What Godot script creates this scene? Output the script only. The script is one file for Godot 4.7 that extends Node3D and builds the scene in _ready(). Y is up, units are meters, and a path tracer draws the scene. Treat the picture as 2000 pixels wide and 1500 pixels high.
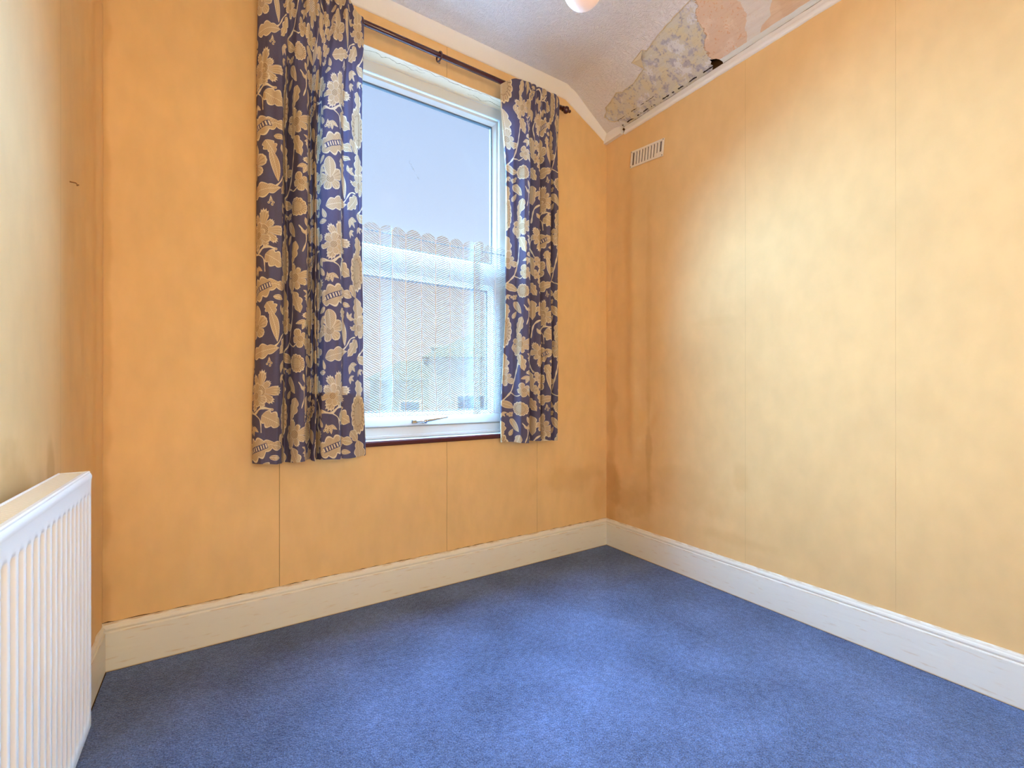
extends Node3D
# A small empty bedroom corner: sash window with floral curtains, ochre papered walls, peeling ceiling, blue carpet.
# Origin: floor corner between the window wall (z = 0) and the right wall (x = 0). Room runs to -x and +z.

const W := 2.475            # room width
const D := 3.0              # room depth
const CEIL := 2.83
const WX0 := -1.73          # window opening
const WX1 := -0.70
const WY0 := 0.735
const WY1 := 2.608
const FZ := -0.086          # front face of the window frame

var rng := RandomNumberGenerator.new()
var M := {}
var UVO := Vector2.ZERO     # planar texture window used by prism(): origin and size, metres
var UVS := Vector2.ONE

func _ready() -> void:
	rng.seed = 7
	setup_camera_and_light()
	make_materials()
	build_shell()
	build_skirting()
	build_coving()
	build_ceiling()
	build_window()
	build_outside()
	build_curtains()
	build_net()
	build_radiator()
	build_vent()
	build_lamp()
	build_small_things()

# ------------------------------------------------------------------ camera, sky, light
func setup_camera_and_light() -> void:
	var f := 891.0
	var cam := Camera3D.new()
	cam.name = "camera"
	cam.projection = Camera3D.PROJECTION_FRUSTUM
	cam.near = 0.05
	cam.far = 200.0
	cam.size = 1500.0 / f * cam.near
	cam.frustum_offset = Vector2(0, 11.0 / f * cam.near)
	cam.position = Vector3(-2.13, 1.0, 2.153)
	cam.rotation_degrees = Vector3(0, -33.0, 0)
	add_child(cam)
	cam.current = true

	var env := Environment.new()
	var sky := Sky.new()
	var sm := ProceduralSkyMaterial.new()
	sm.sky_top_color = Color(0.66, 0.78, 0.96)
	sm.sky_horizon_color = Color(0.94, 0.965, 0.99)
	sm.sky_curve = 0.25
	sm.ground_bottom_color = Color(0.55, 0.55, 0.53)
	sm.ground_horizon_color = Color(0.80, 0.83, 0.86)
	sm.sky_energy_multiplier = 1.0
	sky.sky_material = sm
	env.background_mode = Environment.BG_SKY
	env.sky = sky
	env.tonemap_mode = Environment.TONE_MAPPER_LINEAR
	env.tonemap_exposure = 1.0
	env.sdfgi_enabled = true
	env.ssao_enabled = true
	env.ssil_enabled = true
	var we := WorldEnvironment.new()
	we.name = "world_environment"
	we.environment = env
	add_child(we)

	# bright hazy daylight: a very wide soft source high over the street, coming in through the window
	var sun := DirectionalLight3D.new()
	sun.name = "hazy_daylight"
	sun.light_color = Color(0.57, 0.81, 1.0)
	sun.light_energy = 55.0
	sun.light_angular_distance = 118.0
	sun.shadow_enabled = true
	sun.sky_mode = DirectionalLight3D.SKY_MODE_LIGHT_ONLY
	add_child(sun)
	sun.look_at_from_position(Vector3(0.0, sin(deg_to_rad(48.0)), -cos(deg_to_rad(48.0))) * 5.0, Vector3.ZERO)

# ------------------------------------------------------------------ mesh helpers
func begin() -> SurfaceTool:
	var st := SurfaceTool.new()
	st.begin(Mesh.PRIMITIVE_TRIANGLES)
	st.set_smooth_group(-1)
	return st

func tri(st: SurfaceTool, a: Vector3, b: Vector3, c: Vector3, n: Vector3, ua := Vector2.ZERO, ub := Vector2.ZERO, uc := Vector2.ZERO) -> void:
	if (b - a).cross(c - a).dot(n) > 0.0:
		var t := b; b = c; c = t
		var u := ub; ub = uc; uc = u
	st.set_uv(ua); st.add_vertex(a)
	st.set_uv(ub); st.add_vertex(b)
	st.set_uv(uc); st.add_vertex(c)

func quad(st: SurfaceTool, a: Vector3, b: Vector3, c: Vector3, d: Vector3, n: Vector3, ua := Vector2.ZERO, ub := Vector2.ZERO, uc := Vector2.ZERO, ud := Vector2.ZERO) -> void:
	tri(st, a, b, c, n, ua, ub, uc)
	tri(st, a, c, d, n, ua, uc, ud)

func finish(st: SurfaceTool, called: String, m: Material, parent: Node = self) -> MeshInstance3D:
	st.generate_normals()
	var o := MeshInstance3D.new()
	o.name = called
	o.mesh = st.commit()
	o.material_override = null
	o.mesh.surface_set_material(0, m)
	parent.add_child(o, true)
	return o

func tag(o: Node, label: String, category: String, group := "") -> void:
	o.set_meta("label", label)
	o.set_meta("category", category)
	if group != "":
		o.set_meta("group", group)

func thing(called: String, label: String, category: String, at := Vector3.ZERO, group := "") -> Node3D:
	var o := Node3D.new()
	o.name = called
	o.position = at
	add_child(o, true)
	tag(o, label, category, group)
	return o

func structure(o: Node, label: String, category: String) -> void:
	o.set_meta("kind", "structure")
	tag(o, label, category)

# box from lo to hi with chamfered edges
func bx(st: SurfaceTool, lo: Vector3, hi: Vector3, ch := 0.0) -> void:
	var c := (lo + hi) * 0.5
	var h := (hi - lo) * 0.5
	ch = minf(ch, minf(h.x, minf(h.y, h.z)) * 0.9)
	var P := func(sx: int, sy: int, sz: int, ax: int) -> Vector3:
		var v := Vector3(sx * (h.x - (0.0 if ax == 0 else ch)), sy * (h.y - (0.0 if ax == 1 else ch)), sz * (h.z - (0.0 if ax == 2 else ch)))
		return c + v
	for s in [-1, 1]:
		quad(st, P.call(s, -1, -1, 0), P.call(s, 1, -1, 0), P.call(s, 1, 1, 0), P.call(s, -1, 1, 0), Vector3(s, 0, 0))
		quad(st, P.call(-1, s, -1, 1), P.call(1, s, -1, 1), P.call(1, s, 1, 1), P.call(-1, s, 1, 1), Vector3(0, s, 0))
		quad(st, P.call(-1, -1, s, 2), P.call(1, -1, s, 2), P.call(1, 1, s, 2), P.call(-1, 1, s, 2), Vector3(0, 0, s))
	if ch <= 0.0:
		return
	for a in [-1, 1]:
		for b in [-1, 1]:
			quad(st, P.call(a, b, -1, 0), P.call(a, b, 1, 0), P.call(a, b, 1, 1), P.call(a, b, -1, 1), Vector3(a, b, 0))
			quad(st, P.call(a, -1, b, 0), P.call(a, 1, b, 0), P.call(a, 1, b, 2), P.call(a, -1, b, 2), Vector3(a, 0, b))
			quad(st, P.call(-1, a, b, 1), P.call(1, a, b, 1), P.call(1, a, b, 2), P.call(-1, a, b, 2), Vector3(0, a, b))
			for s in [-1, 1]:
				tri(st, P.call(a, b, s, 0), P.call(a, b, s, 1), P.call(a, b, s, 2), Vector3(a, b, s))

# flat polygon (metres) pushed out along n by depth from plane o + ax*x + ay*y
func prism(st: SurfaceTool, poly: PackedVector2Array, o: Vector3, ax: Vector3, ay: Vector3, n: Vector3, depth: float, back := false) -> void:
	var idx := Geometry2D.triangulate_polygon(poly)
	for i in range(0, idx.size(), 3):
		var p := [poly[idx[i]], poly[idx[i + 1]], poly[idx[i + 2]]]
		var q := []
		var u := []
		for v in p:
			q.append(o + ax * v.x + ay * v.y + n * depth)
			u.append(Vector2((v.x - UVO.x) / UVS.x, 1.0 - (v.y - UVO.y) / UVS.y))
		tri(st, q[0], q[1], q[2], n, u[0], u[1], u[2])
		if back:
			tri(st, q[0] - n * depth, q[1] - n * depth, q[2] - n * depth, -n, u[0], u[1], u[2])
	var area := 0.0
	for i in poly.size():
		var a := poly[i]
		var b := poly[(i + 1) % poly.size()]
		area += a.x * b.y - b.x * a.y
	for i in poly.size():
		var a := poly[i]
		var b := poly[(i + 1) % poly.size()]
		var e := (b - a)
		var out := Vector2(e.y, -e.x) * signf(area)
		var n3 := ax * out.x + ay * out.y
		var A := o + ax * a.x + ay * a.y
		var B := o + ax * b.x + ay * b.y
		var ua := Vector2((a.x - UVO.x) / UVS.x, 1.0 - (a.y - UVO.y) / UVS.y)
		var ub := Vector2((b.x - UVO.x) / UVS.x, 1.0 - (b.y - UVO.y) / UVS.y)
		quad(st, A, B, B + n * depth, A + n * depth, n3, ua, ub, ub, ua)

# surface of revolution round axis through o along dir; profile = [(along, radius)]
func lathe(st: SurfaceTool, o: Vector3, dir: Vector3, prof: Array, seg := 24) -> void:
	st.set_smooth_group(0)
	var d := dir.normalized()
	var e1 := d.cross(Vector3.UP if absf(d.y) < 0.9 else Vector3.RIGHT).normalized()
	var e2 := d.cross(e1)
	for k in prof.size() - 1:
		var a: Vector2 = prof[k]
		var b: Vector2 = prof[k + 1]
		for i in seg:
			var t0 := TAU * i / seg
			var t1 := TAU * (i + 1) / seg
			var r0 := e1 * cos(t0) + e2 * sin(t0)
			var r1 := e1 * cos(t1) + e2 * sin(t1)
			var n := (r0 + r1) * (b.x - a.x) + d * (a.y - b.y) * 2.0
			if a.y > 1e-6:
				tri(st, o + d * a.x + r0 * a.y, o + d * a.x + r1 * a.y, o + d * b.x + r1 * b.y, n)
			if b.y > 1e-6:
				tri(st, o + d * a.x + r0 * a.y, o + d * b.x + r1 * b.y, o + d * b.x + r0 * b.y, n)
	st.set_smooth_group(-1)

func tube(st: SurfaceTool, pts: Array, r: float, seg := 12, closed := false, radii := []) -> void:
	st.set_smooth_group(0)
	var n := pts.size()
	var rings := []
	var up := Vector3(0.123, 0.9, 0.31).normalized()
	for i in n:
		var p: Vector3 = pts[i]
		var q: Vector3 = pts[(i + 1) % n] if closed else pts[mini(i + 1, n - 1)]
		var w: Vector3 = pts[(i - 1 + n) % n] if closed else pts[maxi(i - 1, 0)]
		var t := (q - w).normalized()
		var e1 := (up - t * up.dot(t)).normalized()
		up = e1
		var e2 := t.cross(e1)
		var ring := []
		for k in seg:
			var a := TAU * k / seg
			ring.append(p + (e1 * cos(a) + e2 * sin(a)) * (r if radii.is_empty() else radii[i]))
		rings.append(ring)
	for i in (n if closed else n - 1):
		var j := (i + 1) % n
		for k in seg:
			var l := (k + 1) % seg
			var nn: Vector3 = rings[i][k] + rings[i][l] - pts[i] * 2.0
			quad(st, rings[i][k], rings[i][l], rings[j][l], rings[j][k], nn)
	if not closed:
		for k in range(1, seg - 1):
			tri(st, rings[0][0], rings[0][k], rings[0][k + 1], pts[0] - pts[1])
			tri(st, rings[n - 1][0], rings[n - 1][k], rings[n - 1][k + 1], pts[n - 1] - pts[n - 2])
	st.set_smooth_group(-1)

# smooth grid of points; G[row][col], U same shape
func sheet(st: SurfaceTool, G: Array, U: Array, facing: Vector3) -> void:
	st.set_smooth_group(0)
	for r in G.size() - 1:
		for c in G[r].size() - 1:
			var a: Vector3 = G[r][c]; var b: Vector3 = G[r][c + 1]
			var d: Vector3 = G[r + 1][c]; var e: Vector3 = G[r + 1][c + 1]
			# keep one winding throughout: first axis along columns, second along rows
			st.set_uv(U[r][c]); st.add_vertex(a)
			st.set_uv(U[r][c + 1]); st.add_vertex(b)
			st.set_uv(U[r + 1][c + 1]); st.add_vertex(e)
			st.set_uv(U[r][c]); st.add_vertex(a)
			st.set_uv(U[r + 1][c + 1]); st.add_vertex(e)
			st.set_uv(U[r + 1][c]); st.add_vertex(d)
	st.set_smooth_group(-1)

func rect(x0: float, y0: float, x1: float, y1: float) -> PackedVector2Array:
	return PackedVector2Array([Vector2(x0, y0), Vector2(x1, y0), Vector2(x1, y1), Vector2(x0, y1)])

# ------------------------------------------------------------------ materials and textures
func mat(called: String, c: Color, rough := 0.8, spec := 0.5) -> StandardMaterial3D:
	var m := StandardMaterial3D.new()
	m.resource_name = called
	m.albedo_color = c
	m.roughness = rough
	m.metallic_specular = spec
	M[called] = m
	return m

func noise(s: int, freq: float, oct := 4, type := FastNoiseLite.TYPE_SIMPLEX_SMOOTH) -> FastNoiseLite:
	var n := FastNoiseLite.new()
	n.seed = s
	n.noise_type = type
	n.frequency = freq
	n.fractal_octaves = oct
	return n

func noise_tex(s: int, freq: float, oct := 4, size := 512, type := FastNoiseLite.TYPE_SIMPLEX_SMOOTH) -> NoiseTexture2D:
	var t := NoiseTexture2D.new()
	t.width = size; t.height = size
	t.seamless = true
	t.noise = noise(s, freq, oct, type)
	return t

func bump(m: StandardMaterial3D, tex: Texture2D, cm: float, scale := 0.0) -> void:
	m.heightmap_enabled = true
	m.heightmap_texture = tex
	m.heightmap_scale = cm
	if scale > 0.0:
		m.uv1_triplanar = true
		m.uv1_scale = Vector3.ONE * scale

func image_of(w: int, h: int, bytes: PackedByteArray, alpha := false) -> ImageTexture:
	return ImageTexture.create_from_image(Image.create_from_data(w, h, false, Image.FORMAT_RGBA8 if alpha else Image.FORMAT_RGB8, bytes))

func sm(a: float, b: float, x: float) -> float:
	return smoothstep(a, b, x)

# papered wall: base colour, faint mottling, stains = [x, y, rx, ry, strength, Color] in 0..1 (y up), drips
func wall_tex(s: int, base: Color, stains: Array, w := 640, h := 640) -> ImageTexture:
	var n1 := noise(s, 0.006, 4)
	var n2 := noise(s + 1, 0.05, 3)
	var n3 := noise(s + 2, 0.018, 5)
	var by := PackedByteArray()
	by.resize(w * h * 3)
	var k := 0
	for y in h:
		var v := 1.0 - float(y) / h
		for x in w:
			var u := float(x) / w
			var g := 1.0 + 0.035 * n1.get_noise_2d(x, y) + 0.02 * n2.get_noise_2d(x, y * 0.5)
			var c := base * g
			var wob := n3.get_noise_2d(x, y)
			for q in stains:
				var dx: float = (u - q[0]) / q[2]
				var dy: float = (v - q[1]) / q[3]
				if absf(dx) > 2.0 or absf(dy) > 2.0:
					continue
				var r := sqrt(dx * dx + dy * dy) + wob * 0.75
				var a: float = q[4] * (1.0 - smoothstep(0.35, 1.15, r))
				if a > 0.0:
					c = c.lerp(q[5], a)
			by[k] = clampi(int(c.r * 255.0), 0, 255)
			by[k + 1] = clampi(int(c.g * 255.0), 0, 255)
			by[k + 2] = clampi(int(c.b * 255.0), 0, 255)
			k += 3
	return image_of(w, h, by)

func make_materials() -> void:
	var paper := Color(0.925, 0.765, 0.535)
	var weave := noise_tex(40, 0.09, 3, 512)
	var brown := Color(0.72, 0.52, 0.29)
	var tan := Color(0.84, 0.66, 0.42)
	var m := mat("paper_back", Color.WHITE, 0.68, 0.5)
	m.albedo_texture = wall_tex(11, paper, [
		[0.86, 0.155, 0.10, 0.03, 0.30, tan], [0.97, 0.10, 0.03, 0.06, 0.35, tan], [0.93, 0.17, 0.06, 0.02, 0.3, tan],
		[0.83, 0.945, 0.10, 0.02, 0.35, Color(0.93, 0.82, 0.66)], [0.55, 0.965, 0.3, 0.012, 0.35, Color(0.70, 0.50, 0.27)],
		[0.004, 0.5, 0.008, 0.6, 0.25, brown]])
	m = mat("paper_right", Color.WHITE, 0.68, 0.5)
	m.albedo_texture = wall_tex(21, paper, [
		[0.015, 0.12, 0.03, 0.10, 0.34, brown], [0.06, 0.12, 0.05, 0.05, 0.26, brown], [0.015, 0.30, 0.015, 0.25, 0.22, brown], [0.10, 0.14, 0.03, 0.10, 0.3, tan],
		[0.115, 0.24, 0.008, 0.12, 0.25, brown], [0.20, 0.17, 0.10, 0.05, 0.25, tan], [0.30, 0.21, 0.012, 0.03, 0.3, tan], [0.30, 0.10, 0.10, 0.015, 0.22, tan], [0.115, 0.5, 0.008, 0.4, 0.25, tan],
		[0.25, 0.50, 0.06, 0.01, 0.10, tan], [0.53, 0.35, 0.02, 0.03, 0.10, tan]])
	m = mat("paper_left", Color.WHITE, 0.68, 0.5)
	m.albedo_texture = wall_tex(31, paper, [[0.27, 0.275, 0.05, 0.03, 0.35, brown], [0.33, 0.27, 0.05, 0.02, 0.25, tan], [0.2, 0.28, 0.01, 0.03, 0.35, brown]])
	for k in ["paper_back", "paper_right", "paper_left"]:
		bump(M[k], weave, 0.06)
		M[k].uv1_scale = Vector3.ONE
	mat("old_plaster", Color(0.30, 0.21, 0.12), 0.95, 0.2)
	mat("reveal_cream", Color(0.95, 0.85, 0.73), 0.7, 0.4)
	bump(M["reveal_cream"], noise_tex(41, 0.02, 5), 0.12, 3.0)
	m = mat("white_gloss", Color(0.90, 0.885, 0.85), 0.38, 0.5)
	bump(m, noise_tex(42, 0.012, 5), 0.08, 2.0)
	m = mat("coving_white", Color(0.955, 0.95, 0.945), 0.65, 0.4)
	bump(m, noise_tex(43, 0.02, 4), 0.1, 2.5)
	mat("crack_tan", Color(0.62, 0.46, 0.30), 0.9)
	mat("upvc", Color(0.845, 0.855, 0.86), 0.3, 0.5)
	mat("gasket", Color(0.33, 0.37, 0.41), 0.6)
	mat("gasket_pale", Color(0.62, 0.65, 0.67), 0.6)
	mat("maroon", Color(0.31, 0.09, 0.13), 0.28, 0.5)
	mat("pole_wood", Color(0.27, 0.10, 0.12), 0.25, 0.6)
	mat("nail_brass", Color(0.55, 0.40, 0.24), 0.5)
	m = mat("chrome", Color(0.80, 0.80, 0.82), 0.16, 0.6); m.metallic = 1.0
	mat("dark_metal", Color(0.16, 0.13, 0.12), 0.5)
	mat("rad_white", Color(0.925, 0.925, 0.92), 0.35, 0.5)
	mat("rad_grille", Color(0.90, 0.88, 0.83), 0.45, 0.4)
	mat("vent_plastic", Color(0.93, 0.90, 0.85), 0.45, 0.4)
	mat("dark_void", Color(0.10, 0.09, 0.09), 0.95, 0.1)
	mat("vent_dark", Color(0.50, 0.46, 0.42), 0.95, 0.1)
	m = mat("glass", Color(1, 1, 1, 0.03), 0.02, 0.2)
	m.transparency = BaseMaterial3D.TRANSPARENCY_ALPHA
	# carpet
	m = mat("carpet", Color.WHITE, 1.0, 0.1)
	m.albedo_texture = carpet_tex()
	m.heightmap_enabled = true
	var pile := noise_tex(45, 0.14, 3, 2048)
	pile.seamless = false
	m.heightmap_texture = pile
	m.heightmap_scale = 0.6
	m.rim_enabled = true
	m.rim = 0.25
	m.rim_tint = 0.5
	mat("carpet_edge", Color(0.16, 0.18, 0.30), 1.0, 0.1)
	# skirting
	m = mat("skirting", Color.WHITE, 0.42, 0.45)
	m.albedo_texture = skirting_tex()
	bump(m, noise_tex(46, 0.006, 3, 512), 0.05)
	# ceiling paper
	m = mat("ceiling_paper", Color(0.90, 0.885, 0.89), 0.9, 0.3)
	m.heightmap_enabled = true
	m.heightmap_texture = emboss_tex()
	m.heightmap_scale = 0.30
	m.uv1_scale = Vector3(1.3, 1.3, 1)
	mat("torn_edge", Color(0.88, 0.82, 0.70), 0.95, 0.2)
	m = mat("ceiling_plaster", Color.WHITE, 0.95, 0.2)
	m.albedo_texture = plaster_tex()
	bump(m, noise_tex(47, 0.015, 6, 512), 0.3)
	# cloths
	m = mat("fabric", Color.WHITE, 0.9, 0.25)
	m.albedo_texture = fabric_tex()
	m.backlight_enabled = true
	m.backlight = Color(0.45, 0.50, 0.54)
	m.cull_mode = BaseMaterial3D.CULL_DISABLED
	m = mat("net", Color.WHITE, 0.95, 0.2)
	m.albedo_texture = net_tex()
	m.transparency = BaseMaterial3D.TRANSPARENCY_ALPHA
	m.cull_mode = BaseMaterial3D.CULL_DISABLED
	m = mat("opal", Color(0.95, 0.82, 0.76), 0.3, 0.5)
	m.emission_enabled = true
	m.emission = Color(1.0, 0.90, 0.86)
	m.emission_energy_multiplier = 0.25
	mat("cord", Color(0.85, 0.83, 0.78), 0.6)
	mat("render_pale", Color(0.86, 0.79, 0.70), 0.9)
	mat("brick_pale", Color(0.56, 0.51, 0.45), 0.9)
	mat("slate", Color(0.29, 0.245, 0.20), 0.95, 0.05)
	mat("street", Color(0.36, 0.36, 0.37), 0.9)
	m = mat("frosted_glow", Color(0.9, 0.92, 0.93), 0.5)  # pane of the added door, glows as warm fill
	m.emission_enabled = true
	m.emission = Color(1.0, 0.86, 0.66)
	m.emission_energy_multiplier = 0.8
	mat("door_white", Color(0.90, 0.885, 0.85), 0.4)
	mat("ext_glass", Color(0.35, 0.38, 0.42), 0.15, 0.6)
	mat("smear", Color(0.55, 0.57, 0.62), 0.9)

func seamless(n: FastNoiseLite, w: int, h: int) -> PackedByteArray:
	var im := n.get_seamless_image(w, h)
	im.convert(Image.FORMAT_L8)
	return im.get_data()

func plain_noise(n: FastNoiseLite, w: int) -> PackedByteArray:
	var im := n.get_image(w, w)
	im.convert(Image.FORMAT_L8)
	return im.get_data()

func carpet_tex() -> ImageTexture:
	# one texture over the whole 3 m floor, so that nothing repeats
	var w := 2048
	var n1 := plain_noise(noise(51, 0.30, 2), w)
	var n2 := plain_noise(noise(52, 0.05, 3), w)
	var n3 := plain_noise(noise(53, 0.0035, 4), w)
	var by := PackedByteArray()
	by.resize(w * w * 3)
	var base := Color(0.37, 0.45, 0.625)
	var r := RandomNumberGenerator.new()
	r.seed = 5
	for i in w * w:
		var g := 1.0 + 0.0026 * (n1[i] - 128) + 0.0010 * (n2[i] - 128) + 0.0010 * (n3[i] - 128) + r.randf_range(-0.09, 0.09)
		if r.randf() < 0.00001: g = 2.0
		by[i * 3] = clampi(int(base.r * g * 255.0), 0, 255)
		by[i * 3 + 1] = clampi(int(base.g * g * 255.0), 0, 255)
		by[i * 3 + 2] = clampi(int(base.b * g * 255.0), 0, 255)
	return image_of(w, w, by)

func skirting_tex() -> ImageTexture:
	# u runs 1.0 m along the board, v over its height (0 = top of image = top of board)
	var w := 1024; var h := 256
	var n1 := noise(61, 0.012, 5)
	var n2 := noise(62, 0.022, 4)
	var by := PackedByteArray()
	by.resize(w * h * 3)
	var k := 0
	for y in h:
		var v := float(y) / h
		for x in w:
			var a := n1.get_noise_2d(x * 0.6, y * 3.0)
			var b := n2.get_noise_2d(x * 0.5, y * 2.5)
			var c := Color(0.925, 0.915, 0.885)
			var d := sm(0.30, 0.80, a + 0.15 * b) * 0.25
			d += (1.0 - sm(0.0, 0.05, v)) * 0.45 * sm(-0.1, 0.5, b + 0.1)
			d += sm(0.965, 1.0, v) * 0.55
			d += (1.0 - sm(0.0, 0.02, absf(v - 0.19))) * 0.35 * sm(0.0, 0.3, b + 0.1)
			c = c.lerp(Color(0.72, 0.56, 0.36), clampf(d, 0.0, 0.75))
			by[k] = int(c.r * 255.0); by[k + 1] = int(c.g * 255.0); by[k + 2] = int(c.b * 255.0)
			k += 3
	return image_of(w, h, by)

func emboss_tex() -> ImageTexture:
	# swirling embossed plaster-effect paper: ridges along warped noise contours
	var w := 1024
	var n1 := seamless(noise(71, 0.010, 2), w, w)
	var n2 := seamless(noise(72, 0.016, 2), w, w)
	var n3 := seamless(noise(73, 0.035, 3), w, w)
	var by := PackedByteArray()
	by.resize(w * w * 3)
	for i in w * w:
		var r := 0.5 + 0.5 * sin(n1[i] * 0.16 + n2[i] * 0.10)
		var q := clampi(int((0.7 * r * n3[i] / 190.0 + 0.3 * n3[i] / 255.0) * 220.0), 0, 255)
		by[i * 3] = q; by[i * 3 + 1] = q; by[i * 3 + 2] = q
	return image_of(w, w, by)

func plaster_tex() -> ImageTexture:
	# bare ceiling: u = x from -0.36 to 0, v = z from 0 to 1.6 ; old distemper, then pink gypsum, then lining paper
	var w := 384; var h := 1024
	var n1 := noise(81, 0.012, 5)
	var n2 := noise(82, 0.03, 5)
	var n3 := noise(83, 0.09, 4)
	var by := PackedByteArray()
	by.resize(w * h * 3)
	var edge := [Vector2(-0.36, 0.845), Vector2(-0.28, 0.844), Vector2(-0.25, 0.841), Vector2(-0.231, 0.814), Vector2(-0.172, 0.812), Vector2(-0.133, 0.799), Vector2(-0.115, 0.776), Vector2(-0.046, 0.775), Vector2(0, 0.80)]
	var edge2 := [Vector2(-0.36, 1.16), Vector2(-0.114, 1.112), Vector2(-0.083, 1.089), Vector2(-0.056, 1.075), Vector2(-0.044, 1.034), Vector2(-0.029, 1.015), Vector2(0, 1.0)]
	var k := 0
	for y in h:
		var z := 1.6 * y / h
		for x in w:
			var X := -0.36 + 0.36 * x / w
			var a := n1.get_noise_2d(x * 0.6, y)
			var b := n2.get_noise_2d(x * 0.6, y)
			var c := n3.get_noise_2d(x * 0.6, y)
			var e := along(edge, X) + 0.012 * b + 0.008 * c
			var e2 := along(edge2, X) + 0.008 * b
			var col := Color(0.84, 0.82, 0.77)
			if z < e:
				col = col.lerp(Color(0.87, 0.82, 0.69), sm(0.0, 0.4, a + 0.3 * b) * 0.75)
				col = col.lerp(Color(0.70, 0.69, 0.75), sm(0.0, 0.45, b - 0.5 * a + 0.3 * c) * 0.8)
				col = col.lerp(Color(0.90, 0.90, 0.91), sm(0.2, 0.45, -a + 0.35 * c - 0.2 * b) * 0.9)
				col = col.lerp(Color(0.55, 0.52, 0.54), sm(0.32, 0.55, c + 0.3 * b) * 0.4)
				if absf(X + 0.048 + 0.003 * c) < 0.0012 and b > -0.2 and z < 0.42 and z > 0.13:
					col = Color(0.25, 0.2, 0.15)
			elif z < e2:
				col = Color(0.89, 0.78, 0.69)
				col = col.lerp(Color(0.93, 0.84, 0.76), sm(0.0, 0.4, a + 0.2 * c) * 0.8)
				col = col.lerp(Color(0.86, 0.64, 0.48), sm(0.30, 0.55, c + 0.4 * b) * 0.6)
				if z > e2 - 0.10 - 0.12 * a and X > -0.17 - 0.1 * a:
					col = col.lerp(Color(0.90, 0.89, 0.88), 0.8)
				if z - e < 0.004:
					col = col.lerp(Color(0.7, 0.55, 0.42), 0.6)
			else:
				col = Color(0.90, 0.79, 0.68)
				col = col.lerp(Color(0.86, 0.71, 0.58), sm(-0.1, 0.4, a) * 0.5)
			if z < e and X > -0.02 + 0.006 * c and absf(X + 0.012 + 0.004 * b) < 0.0025 and b > 0.08:
				col = Color(0.16, 0.13, 0.11)
			if X > -0.022 - 0.002 * b and z > 0.80:
				col = Color(0.91, 0.91, 0.90)
			by[k] = int(col.r * 255.0); by[k + 1] = int(col.g * 255.0); by[k + 2] = int(col.b * 255.0)
			k += 3
	return image_of(w, h, by)

func along(pts: Array, x: float) -> float:
	for i in pts.size() - 1:
		var a: Vector2 = pts[i]
		var b: Vector2 = pts[i + 1]
		if x <= b.x:
			return lerpf(a.y, b.y, clampf((x - a.x) / maxf(b.x - a.x, 1e-6), 0.0, 1.0))
	return pts[-1].y

func net_tex() -> ImageTexture:
	# two leaf columns, 16 cm x 16 cm: slanting woven bars, sheer gaps, a dense spine between columns
	var w := 640
	var by := PackedByteArray()
	by.resize(w * w * 4)
	var k := 0
	for y in w:
		var v := float(y) / w
		for x in w:
			var u := float(x) / w
			var col := u * 2.0
			var s := fposmod(col, 1.0)
			var ph := s if col < 1.0 else 1.0 - s
			var t := fposmod(v * 14.0 - ph * 4.0, 1.0)
			var bar := sm(0.0, 0.10, t) * (1.0 - sm(0.48, 0.58, t))
			var a := lerpf(0.22, 0.92, bar)
			var sp := minf(s, 1.0 - s)
			if sp < 0.032:
				a = 0.99
			elif sp < 0.055:
				a = minf(a, 0.25)
			var dense := sp < 0.032
			by[k] = 232 if dense else 200; by[k + 1] = 238 if dense else 208; by[k + 2] = 244 if dense else 214
			by[k + 3] = int(a * 255.0)
			k += 4
	return image_of(w, w, by, true)

# ---- floral fabric
var FB: PackedByteArray
const FN := 1024
const F_BG := Color(0.385, 0.37, 0.48)
const F_TAN := Color(0.83, 0.74, 0.61)
const F_LIGHT := Color(0.92, 0.87, 0.77)
const F_DARK := Color(0.63, 0.54, 0.44)

func fput(x: int, y: int, c: Color) -> void:
	var i := (posmod(y, FN) * FN + posmod(x, FN)) * 3
	FB[i] = int(c.r * 255.0); FB[i + 1] = int(c.g * 255.0); FB[i + 2] = int(c.b * 255.0)

func f_flower(cx: float, cy: float, R: float, n: int, rot: float, ragged: float, heart := 0) -> void:
	R *= 1.12
	for y in range(int(cy - R), int(cy + R) + 1):
		for x in range(int(cx - R), int(cx + R) + 1):
			var dx := x - cx; var dy := y - cy
			var r := sqrt(dx * dx + dy * dy)
			if r > R: continue
			var th := atan2(dy, dx) + rot
			var q := th * n / TAU
			var fl := floorf(q)
			var ph := (q - fl) * 2.0 - 1.0
			var len_ := 0.82 + 0.18 * sin(fl * 2.4 + 1.0)
			var edge := R * len_ * (0.50 + 0.50 * pow(maxf(cos(ph * PI * 0.5), 0.0), 0.45)) * (1.0 - ragged * absf(sin(ph * 9.0 + fl)))
			if r > edge: continue
			var t := r / edge
			var c := F_TAN
			var vein := sin(ph * 13.0 + sin(t * 3.0) * 0.8)
			c = c.lerp(F_DARK, sm(0.55, 0.95, vein) * 0.55 * sm(0.15, 0.4, t))
			c = c.lerp(F_LIGHT, sm(0.86, 0.95, t))
			if absf(ph) > 0.86 and t > 0.25: c = F_LIGHT
			if absf(ph) > 0.965 and t > 0.3: c = F_BG
			if r < R * 0.27:
				var g := sin(dx * 0.42) * sin(dy * 0.42)
				c = F_TAN.lerp(F_DARK, 0.25)
				if heart == 1:
					c = F_BG if g > 0.25 else F_LIGHT
				elif g > 0.3:
					c = F_DARK
				if r > R * 0.25: c = F_LIGHT
			fput(x, y, c)

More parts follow.
